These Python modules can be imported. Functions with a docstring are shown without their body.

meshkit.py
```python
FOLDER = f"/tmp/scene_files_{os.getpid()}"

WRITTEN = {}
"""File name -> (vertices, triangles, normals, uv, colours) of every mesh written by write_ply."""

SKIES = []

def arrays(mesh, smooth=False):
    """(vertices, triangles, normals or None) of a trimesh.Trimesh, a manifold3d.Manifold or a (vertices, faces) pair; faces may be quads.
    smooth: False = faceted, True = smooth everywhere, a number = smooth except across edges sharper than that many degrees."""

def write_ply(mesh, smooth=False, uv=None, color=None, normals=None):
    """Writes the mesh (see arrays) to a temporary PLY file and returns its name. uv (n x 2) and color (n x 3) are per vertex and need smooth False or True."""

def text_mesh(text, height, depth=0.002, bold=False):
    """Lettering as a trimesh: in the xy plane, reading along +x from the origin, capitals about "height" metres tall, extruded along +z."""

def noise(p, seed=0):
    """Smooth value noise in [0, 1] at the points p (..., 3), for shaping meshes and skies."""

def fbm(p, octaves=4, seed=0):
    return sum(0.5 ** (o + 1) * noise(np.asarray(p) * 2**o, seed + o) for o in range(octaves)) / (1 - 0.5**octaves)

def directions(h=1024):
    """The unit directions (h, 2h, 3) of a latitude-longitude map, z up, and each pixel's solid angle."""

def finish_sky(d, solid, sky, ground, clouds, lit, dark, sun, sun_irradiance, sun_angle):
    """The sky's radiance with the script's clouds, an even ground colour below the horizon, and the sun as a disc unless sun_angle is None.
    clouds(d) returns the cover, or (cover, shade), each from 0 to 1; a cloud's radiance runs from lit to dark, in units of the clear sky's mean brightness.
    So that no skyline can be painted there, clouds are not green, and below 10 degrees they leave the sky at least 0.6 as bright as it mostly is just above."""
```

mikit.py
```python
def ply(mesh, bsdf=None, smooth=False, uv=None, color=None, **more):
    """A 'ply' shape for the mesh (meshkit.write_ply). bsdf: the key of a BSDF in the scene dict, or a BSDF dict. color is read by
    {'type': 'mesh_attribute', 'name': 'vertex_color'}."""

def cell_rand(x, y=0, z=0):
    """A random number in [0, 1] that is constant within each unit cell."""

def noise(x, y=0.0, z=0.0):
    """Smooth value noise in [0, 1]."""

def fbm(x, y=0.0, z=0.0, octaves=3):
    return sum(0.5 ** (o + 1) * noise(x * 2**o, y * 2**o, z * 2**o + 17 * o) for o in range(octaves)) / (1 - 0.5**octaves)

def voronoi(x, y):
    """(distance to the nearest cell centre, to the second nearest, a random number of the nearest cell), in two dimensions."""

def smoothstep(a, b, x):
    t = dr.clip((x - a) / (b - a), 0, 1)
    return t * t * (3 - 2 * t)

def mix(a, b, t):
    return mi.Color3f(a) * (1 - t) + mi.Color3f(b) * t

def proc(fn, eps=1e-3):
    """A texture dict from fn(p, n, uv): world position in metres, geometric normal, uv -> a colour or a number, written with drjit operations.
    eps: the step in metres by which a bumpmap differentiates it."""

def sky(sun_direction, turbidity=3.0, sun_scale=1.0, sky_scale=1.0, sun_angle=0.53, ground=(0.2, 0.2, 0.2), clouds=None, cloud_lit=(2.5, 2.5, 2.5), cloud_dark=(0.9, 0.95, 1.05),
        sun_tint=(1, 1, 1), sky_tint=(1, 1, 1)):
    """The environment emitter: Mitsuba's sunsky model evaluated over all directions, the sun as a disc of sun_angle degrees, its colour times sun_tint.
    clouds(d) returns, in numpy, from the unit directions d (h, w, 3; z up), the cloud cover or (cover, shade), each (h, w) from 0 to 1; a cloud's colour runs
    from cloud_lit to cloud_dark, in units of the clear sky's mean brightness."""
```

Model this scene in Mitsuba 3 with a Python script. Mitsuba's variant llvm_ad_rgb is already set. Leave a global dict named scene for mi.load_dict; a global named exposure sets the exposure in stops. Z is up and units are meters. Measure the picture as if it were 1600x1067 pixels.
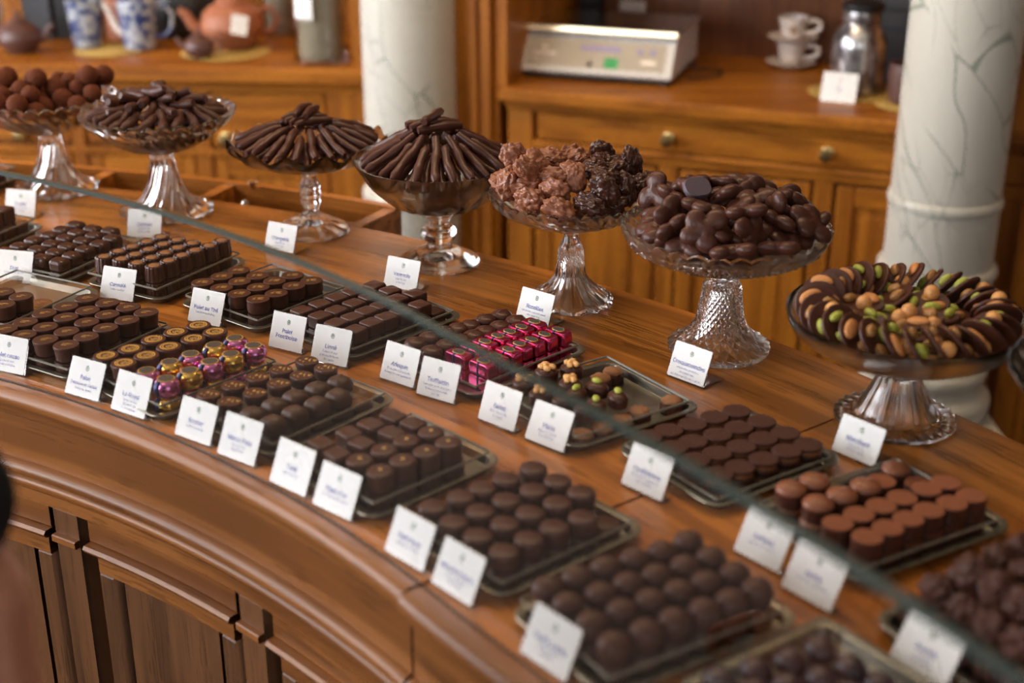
import json, math
import numpy as np, trimesh, shapely
import shapely.geometry as sg
import manifold3d as m3
import drjit as dr
import mitsuba as mi
import mikit, meshkit
from mikit import proc, fbm, noise, smoothstep, mix, voronoi

T = mi.ScalarTransform4f
PI = math.pi
scene, labels = {}, {}

# ------------------------------------------------------------------ camera, light, exposure
exposure = -0.25
ZT = 0.95                      # height of the counter top
PITCH = math.radians(23.0719)
EYE = [0.0, 0.0, 1.65]
scene['camera'] = {'type': 'thinlens', 'fov': 2 * math.degrees(math.atan(800 / 2222.0)), 'fov_axis': 'x',
                   'to_world': T().look_at(origin=EYE, target=[0, math.cos(PITCH), 1.65 - math.sin(PITCH)], up=[0, 0, 1]),
                   'aperture_radius': 0.0092, 'focus_distance': 1.80, 'near_clip': 0.05, 'far_clip': 60.0}
DAY = np.array([0.95, 0.97, 1.01])
WARM = np.array([1.0, 0.72, 0.42])


def rgb(*c):
    return {'type': 'rgb', 'value': [float(x) for x in (c[0] if len(c) == 1 else c)]}


def rect_light(key, centre, ux, uy, radiance):
    """A lit window pane: a rectangle spanned by the half axes ux, uy, facing ux x uy."""
    ux, uy = np.array(ux, float), np.array(uy, float)
    n = np.cross(ux, uy); n /= np.linalg.norm(n)
    m = np.eye(4); m[:3, 0], m[:3, 1], m[:3, 2], m[:3, 3] = ux, uy, n, centre
    scene[key] = {'type': 'rectangle', 'to_world': T(m), 'emitter': {'type': 'area', 'radiance': rgb(radiance)},
                  'bsdf': {'type': 'diffuse', 'reflectance': rgb(.4, .4, .4)}}
    labels[key] = {'label': 'daylit shop window pane', 'kind': 'structure'}


ROOM = dict(x0=-3.3, x1=3.3, y0=-2.6, y1=4.9, z1=3.7)
# tall daylit windows in the left wall and the shop front behind the camera
rect_light('window_1__pane', (-3.27, 0.15, 1.85), (0, 0.95, 0), (0, 0, 1.15), DAY * 13.0)
rect_light('window_2__pane', (-3.27, 2.55, 1.85), (0, 0.95, 0), (0, 0, 1.15), DAY * 13.0)
rect_light('window_3__pane', (-1.5, -2.57, 1.9), (-1.1, 0, 0), (0, 0, 1.2), DAY * 3.5)
rect_light('window_4__pane', (1.5, -2.57, 1.9), (-1.1, 0, 0), (0, 0, 1.2), DAY * 1.5)
LAMPS = [(-1.0, 2.75, 90.), (0.15, 2.45, 65.), (1.15, 2.1, 35.), (0.65, 2.3, 30.), (-0.9, 0.9, 50.)]
LAMP_Z, LAMP_R = 3.35, 0.07

# ------------------------------------------------------------------ helpers
_count = {}


def numbered(name):
    k = _count.get(name, 0); _count[name] = k + 1
    return name if k == 0 else '%s_%03d' % (name, k)


def tag(key, label=None, cat=None, group=None, kind=None):
    d = labels.setdefault(key, {})
    for a, b in (('label', label), ('category', cat), ('group', group), ('kind', kind)):
        if b: d[a] = b
    return key


_plys = {}


def ply(mesh, mat, smooth=30):
    """The ply dict of this mesh and material, written once."""
    k = (id(mesh), mat)
    if k not in _plys: _plys[k] = (mikit.ply(mesh, mat, smooth=smooth), mesh)
    return _plys[k][0]


def mat4(R=None, t=(0, 0, 0)):
    m = np.eye(4)
    if R is not None: m[:3, :3] = R
    m[:3, 3] = t
    return m


def rotz(a):
    c, s = math.cos(a), math.sin(a)
    return np.array([[c, -s, 0], [s, c, 0], [0, 0, 1.0]])


def rotx(a):
    c, s = math.cos(a), math.sin(a)
    return np.array([[1, 0, 0], [0, c, -s], [0, s, c]])


def roty(a):
    c, s = math.cos(a), math.sin(a)
    return np.array([[c, 0, s], [0, 1, 0], [-s, 0, c]])


def quat(q):
    x, y, z, w = q
    return np.array([[1 - 2 * (y * y + z * z), 2 * (x * y - z * w), 2 * (x * z + y * w)], [2 * (x * y + z * w), 1 - 2 * (x * x + z * z), 2 * (y * z - x * w)],
                     [2 * (x * z - y * w), 2 * (y * z + x * w), 1 - 2 * (x * x + y * y)]])


def put(key, mesh, mat, m=None, smooth=30):
    d = ply(mesh, mat, smooth)
    scene[key] = d if m is None else {**d, 'to_world': T(np.asarray(m, float))}
    return key


def part(parent, name, mesh, mat, m=None, smooth=30, label=None):
    key = numbered(parent + '__' + name)
    put(key, mesh, mat, m, smooth)
    if label: tag(key, label)
    return key


def cat(*ms):
    return trimesh.util.concatenate([m for m in ms])


def moved(mesh, m):
    c = mesh.copy(); c.apply_transform(m); return c


def box(x0, x1, y0, y1, z0, z1, b=0.0):
    """A box with chamfered edges."""
    if b <= 0:
        v = trimesh.creation.box((x1 - x0, y1 - y0, z1 - z0)); v.apply_translation(((x0 + x1) / 2, (y0 + y1) / 2, (z0 + z1) / 2)); return v
    b = min(b, (x1 - x0) / 2.01, (y1 - y0) / 2.01, (z1 - z0) / 2.01)
    pts = []
    for sx in (0, 1):
        for sy in (0, 1):
            for sz in (0, 1):
                c = np.array([(x0, x1)[sx], (y0, y1)[sy], (z0, z1)[sz]]); i = b * (1 - 2 * np.array([sx, sy, sz]))
                for a in range(3):
                    p = c.copy(); q = np.delete(np.arange(3), a); p[q] += i[q]; pts.append(p)
    return trimesh.convex.convex_hull(np.array(pts))


def extrude(poly, z0, z1):
    m = trimesh.creation.extrude_polygon(poly, z1 - z0, engine='earcut'); m.apply_translation((0, 0, z0)); return m


def circle(n, r, ry=None):
    a = np.arange(n) * 2 * PI / n
    return np.c_[r * np.cos(a), (ry or r) * np.sin(a)]


def rrect(w, l, rad, k=5):
    rad = min(rad, w / 2 - 1e-5, l / 2 - 1e-5); o = []
    for cx, cy, a0 in ((1, 1, 0), (-1, 1, 90), (-1, -1, 180), (1, -1, 270)):
        for a in np.radians(np.linspace(a0, a0 + 90, k)):
            o.append((cx * (w / 2 - rad) + rad * math.cos(a), cy * (l / 2 - rad) + rad * math.sin(a)))
    return np.array(o)


def loft(outline, levels):
    """The closed outline carried through levels (z, scale or (sx, sy)), closed by fans."""
    n = len(outline); V = []; F = []
    for z, s in levels:
        s = np.broadcast_to(s, 2); V.append(np.c_[outline * s, np.full(n, z)])
    V = np.concatenate(V); L = len(levels); i = np.arange(n); j = (i + 1) % n
    for l in range(L - 1):
        a, b = l * n, (l + 1) * n
        F.append(np.c_[a + i, a + j, b + j]); F.append(np.c_[a + i, b + j, b + i])
    V = np.vstack([V, [0, 0, levels[0][0]], [0, 0, levels[-1][0]]])
    F.append(np.c_[j, i, np.full(n, len(V) - 2)]); F.append(np.c_[(L - 1) * n + i, (L - 1) * n + j, np.full(n, len(V) - 1)])
    return trimesh.Trimesh(V, np.vstack(F), process=False)


def dome(h, r0=.9, top=.25, k=6, flat=0.0, lip=.0):
    """Levels of a rounded body of height h: near-upright sides, rounded shoulder of the height share top."""
    o = [(0, r0 * .94), (h * .04, r0)]
    o.append((h * (1 - top) * .6, r0 + (1 - r0) * .8 + lip))
    for a in np.linspace(0, PI / 2, k):
        o.append((h * (1 - top) + h * top * math.sin(a), flat + (1 - flat) * math.cos(a) if a < PI / 2 - 1e-6 else max(flat, .04)))
    return o


def lathe(prof, n=96, mod=None, closed=False):
    """A profile of (r, z) turned about z. With closed, it is a ring profile; else its ends lie on the axis. mod(r, z, theta, i) -> r, z."""
    P = np.array(prof, float); th = np.arange(n) * 2 * PI / n
    R = np.repeat(P[:, :1], n, 1); Zz = np.repeat(P[:, 1:], n, 1)
    if mod is not None:
        R, Zz = mod(R, Zz, th[None, :], np.arange(len(P))[:, None])
    V = np.stack([R * np.cos(th), R * np.sin(th), Zz], -1).reshape(-1, 3)
    F = []; i = np.arange(n); j = (i + 1) % n; L = len(P)
    for l in range(L if closed else L - 1):
        a, b = l * n, ((l + 1) % L) * n
        F.append(np.c_[a + i, b + j, a + j]); F.append(np.c_[a + i, b + i, b + j])
    m = trimesh.Trimesh(V, np.vstack(F), process=False)
    if not closed:
        m.merge_vertices(digits_vertex=7); m.update_faces(m.nondegenerate_faces()); m.remove_unreferenced_vertices()
    if m.volume < 0: m.invert()
    return m


def tube(pts, rad, k=8):
    """A round bar along a polyline."""
    p = np.asarray(pts, float); rad = np.broadcast_to(rad, len(p)); t = np.gradient(p, axis=0); t /= np.linalg.norm(t, axis=1)[:, None]
    up = np.array([0, 0, 1.0]) if abs(t[0, 2]) < .9 else np.array([1.0, 0, 0]); V = []
    for q, d, r in zip(p, t, rad):
        a = np.cross(up, d); a /= np.linalg.norm(a); b = np.cross(d, a); up = b
        th = np.arange(k) * 2 * PI / k
        V.append(q + r * (np.cos(th)[:, None] * a + np.sin(th)[:, None] * b))
    V = np.concatenate(V); F = []; i = np.arange(k); j = (i + 1) % k; L = len(p)
    for l in range(L - 1):
        F.append(np.c_[l * k + i, l * k + j, (l + 1) * k + j]); F.append(np.c_[l * k + i, (l + 1) * k + j, (l + 1) * k + i])
    V = np.vstack([V, p[:1], p[-1:]])
    F.append(np.c_[j, i, np.full(k, len(V) - 2)]); F.append(np.c_[(L - 1) * k + i, (L - 1) * k + j, np.full(k, len(V) - 1)])
    return trimesh.Trimesh(V, np.vstack(F), process=False)


def rough(mesh, amp, freq, seed=0, octaves=3):
    m = mesh.copy(); n = m.vertex_normals
    m.vertices = m.vertices + n * ((meshkit.fbm(m.vertices * freq + 50, octaves, seed) - .5) * 2 * amp)[:, None]
    return m


def hull_chain(pts, rad, refine=.012, it=6):
    """Spheres hulled pair by pair and joined into one smooth body."""
    parts = []
    for (a, b) in zip(range(len(pts) - 1), range(1, len(pts))):
        s = []
        for q in (a, b): s.append(m3.Manifold.sphere(rad[q], 20).translate(tuple(float(x) for x in pts[q])))
        parts.append(m3.Manifold.batch_hull(s))
    return parts


def from_manifold(m):
    d = m.to_mesh(); return trimesh.Trimesh(d.vert_properties[:, :3], d.tri_verts, process=False)


# ------------------------------------------------------------------ materials
def mat(key, d, two=True):
    scene[key] = {'type': 'twosided', 'bsdf': d} if two else d


def principled(col, rough_=.4, spec=.5, metal=0.0, **k):
    return {'type': 'principled', 'base_color': col if isinstance(col, dict) else rgb(col), 'roughness': rough_, 'specular': spec, 'metallic': metal, **k}


CX, CY = -1.351069, .115934          # centre of the counter's arc
R1, RB = 1.5971, 2.272               # glass groove, back edge


def polar(p):
    x, y = p.x - CX, p.y - CY
    return dr.sqrt(x * x + y * y), dr.atan2(y, x)


def grain(a, b, c, light, dark, seed=0.0):
    """Oak: a along the grain, b and c across it, in metres."""
    w = fbm(a * 2.2 + seed, b * 9.0, c * 9.0, octaves=2) * .12
    band = fbm(a * 2.5 + seed, (b + w * .08) * 55.0, c * 55.0, octaves=3)
    pore = noise(a * 34.0 + seed * 3, b * 520.0, c * 520.0) * noise(a * 9.0, b * 60.0, c * 60.0) * 1.7
    patch = noise(a * 3.0 + seed * 2, b * 6.0, c * 6.0)
    t = smoothstep(.32, .70, band) * .75 + smoothstep(.58, .90, pore) * .5 + (patch - .5) * .4
    return mix(light, dark, dr.clip(t, 0, 1))


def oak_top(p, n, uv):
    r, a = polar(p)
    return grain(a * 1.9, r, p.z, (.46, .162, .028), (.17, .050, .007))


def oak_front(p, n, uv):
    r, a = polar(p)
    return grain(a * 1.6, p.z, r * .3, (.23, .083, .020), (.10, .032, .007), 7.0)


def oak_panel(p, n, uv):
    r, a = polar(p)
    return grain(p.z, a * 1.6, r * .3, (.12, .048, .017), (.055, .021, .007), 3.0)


def oak_cab_h(p, n, uv):
    return grain(p.x + p.y * .2, p.z, p.y * .4, (.38, .130, .012), (.20, .057, .005), 11.0)


def oak_cab_v(p, n, uv):
    return grain(p.z, p.x + p.y * .2, p.y * .4, (.38, .130, .012), (.21, .061, .0055), 5.0)


def oak_dark(p, n, uv):
    return grain(p.z, p.x, p.y, (.16, .05, .011), (.09, .025, .006), 9.0)


def marble(p, n, uv):
    x, y, z = p.x, p.y, p.z
    w1, w2 = fbm(x * 10, y * 10, z * 6, octaves=2) - .5, fbm(x * 10 + 7, y * 10, z * 6 + 3, octaves=2) - .5
    u, t = x * .85 - y * .35 + z * .30 + w1 * .045, z + w2 * .09
    a0, a1, _ = voronoi(u * 13.0, t * 4.2)
    b0, b1, _ = voronoi(u * 27.0 + 5, t * 8.5 + 3)
    v = (1 - smoothstep(.0, .042, a1 - a0)) * smoothstep(.42, .58, noise(x * 14, y * 14, z * 5)) + .65 * (1 - smoothstep(.0, .060, b1 - b0)) * smoothstep(.52, .68, noise(x * 12 + 4, y * 12 + 7, z * 5))
    base = mix((.60, .575, .50), (.50, .485, .43), fbm(x * 4, y * 4, z * 2))
    return mix(base, (.17, .21, .16), dr.clip(v, 0, 1) * .85)


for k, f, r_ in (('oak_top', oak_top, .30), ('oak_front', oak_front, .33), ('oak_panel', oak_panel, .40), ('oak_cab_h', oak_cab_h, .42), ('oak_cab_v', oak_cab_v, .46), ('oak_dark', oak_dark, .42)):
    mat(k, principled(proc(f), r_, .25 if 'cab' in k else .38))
mat('marble', principled(proc(marble), .22, .5))
mat('groove_dark', principled((.03, .022, .016), .6))
mat('dark_choc', principled((.062, .0205, .0125), .36, .32))
mat('dark_choc_matt', principled((.062, .022, .014), .46, .28))
mat('gloss_choc', principled((.050, .0165, .0098), .26, .45))
mat('milk_choc', principled((.21, .072, .034), .38, .5))
mat('cocoa', principled((.21, .068, .030), .75, .3))
mat('cocoa_red', principled((.105, .028, .011), .85, .2))
mat('snapped_choc', principled((.085, .062, .075), .55, .4))
mat('caramel', principled((.25, .10, .035), .5))
mat('gold_print', principled((.62, .38, .10), .42, .5, .55))
mat('gold_foil', principled((.90, .56, .13), .20, .5, 1.0))
mat('pink_foil', principled((.80, .26, .58), .20, .5, 1.0))
mat('rose_foil', principled((.78, .10, .27), .22, .5, 1.0))
mat('navy_foil', principled((.03, .035, .10), .32, .5, .6))
mat('black_disc', principled((.055, .05, .045), .4))
mat('walnut_nut', principled((.62, .33, .11), .5))
mat('pistachio_nut', principled((.33, .34, .045), .5))
mat('hazelnut_nut', principled((.58, .27, .085), .45))
mat('almond_nut', principled((.50, .20, .06), .5))
mat('raisin', principled((.30, .14, .04), .35))
mat('praline', principled((.36, .16, .07), .7))
mat('steel', principled((.25, .235, .19), .32, .5, .9))
mat('paper', principled((.82, .82, .80), .6, .3))
mat('ink', principled((.055, .065, .30), .6, .3))
mat('emblem_green', principled((.10, .17, .11), .6, .3))
mat('brass', principled((.62, .47, .20), .28, .5, 1.0))
mat('plaster', principled((.20, .13, .08), .8, .2))
mat('ceiling_white', principled((.50, .44, .36), .8, .2))
mat('stone_floor', principled((.045, .034, .026), .85, .15))
mat('frame_paint', principled((.12, .08, .05), .5))
mat('black_cloth', principled((.012, .012, .012), .9, .2))
mat('skin', principled((.42, .19, .12), .5, .4))
mat('black_plastic', principled((.012, .012, .013), .4))
mat('scale_shell', principled((.62, .60, .57), .40))
mat('scale_panel', principled((.42, .36, .28), .45))
mat('scale_side', principled((.25, .19, .15), .45))
mat('screen_violet', principled((.30, .25, .45), .4))
mat('sticker_green', principled((.03, .36, .10), .5))
mat('polished_steel', principled((.80, .79, .77), .13, .5, 1.0))
mat('chrome', principled((.85, .84, .82), .20, .5, 1.0))
mat('porcelain', principled((.72, .64, .58), .2, .6))
mat('terracotta', principled((.36, .13, .065), .55))
mat('dark_clay', principled((.10, .045, .035), .38))
mat('slate_box', principled((.05, .055, .065), .5))
mat('straw', principled((.42, .27, .07), .8))
mat('tea_leaf', principled((.26, .215, .14), .8))
mat('glass', {'type': 'roughdielectric', 'distribution': 'ggx', 'alpha': .012, 'int_ior': 1.5, 'ext_ior': 1.0}, False)
mat('jar_glass', {'type': 'dielectric', 'int_ior': 1.5, 'ext_ior': 1.0}, False)
mat('acrylic', {'type': 'dielectric', 'int_ior': 1.49, 'ext_ior': 1.0}, False)
mat('pane', {'type': 'thindielectric', 'int_ior': 1.5, 'ext_ior': 1.0}, False)
mat('glass_edge', principled((.030, .052, .050), .30, .5))
mat('sheet_edge', principled((.20, .20, .165), .3, .5))


def blue_white(p, n, uv):
    v = fbm(p.x * 60, p.y * 60, p.z * 60, octaves=2)
    return mix((.38, .40, .43), (.035, .055, .17), smoothstep(.44, .56, v))


def mottled_silver(p, n, uv):
    v = fbm(p.x * 50, p.y * 50, p.z * 35, octaves=3)
    return mix((.62, .60, .60), (.22, .20, .22), smoothstep(.4, .6, v))


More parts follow.
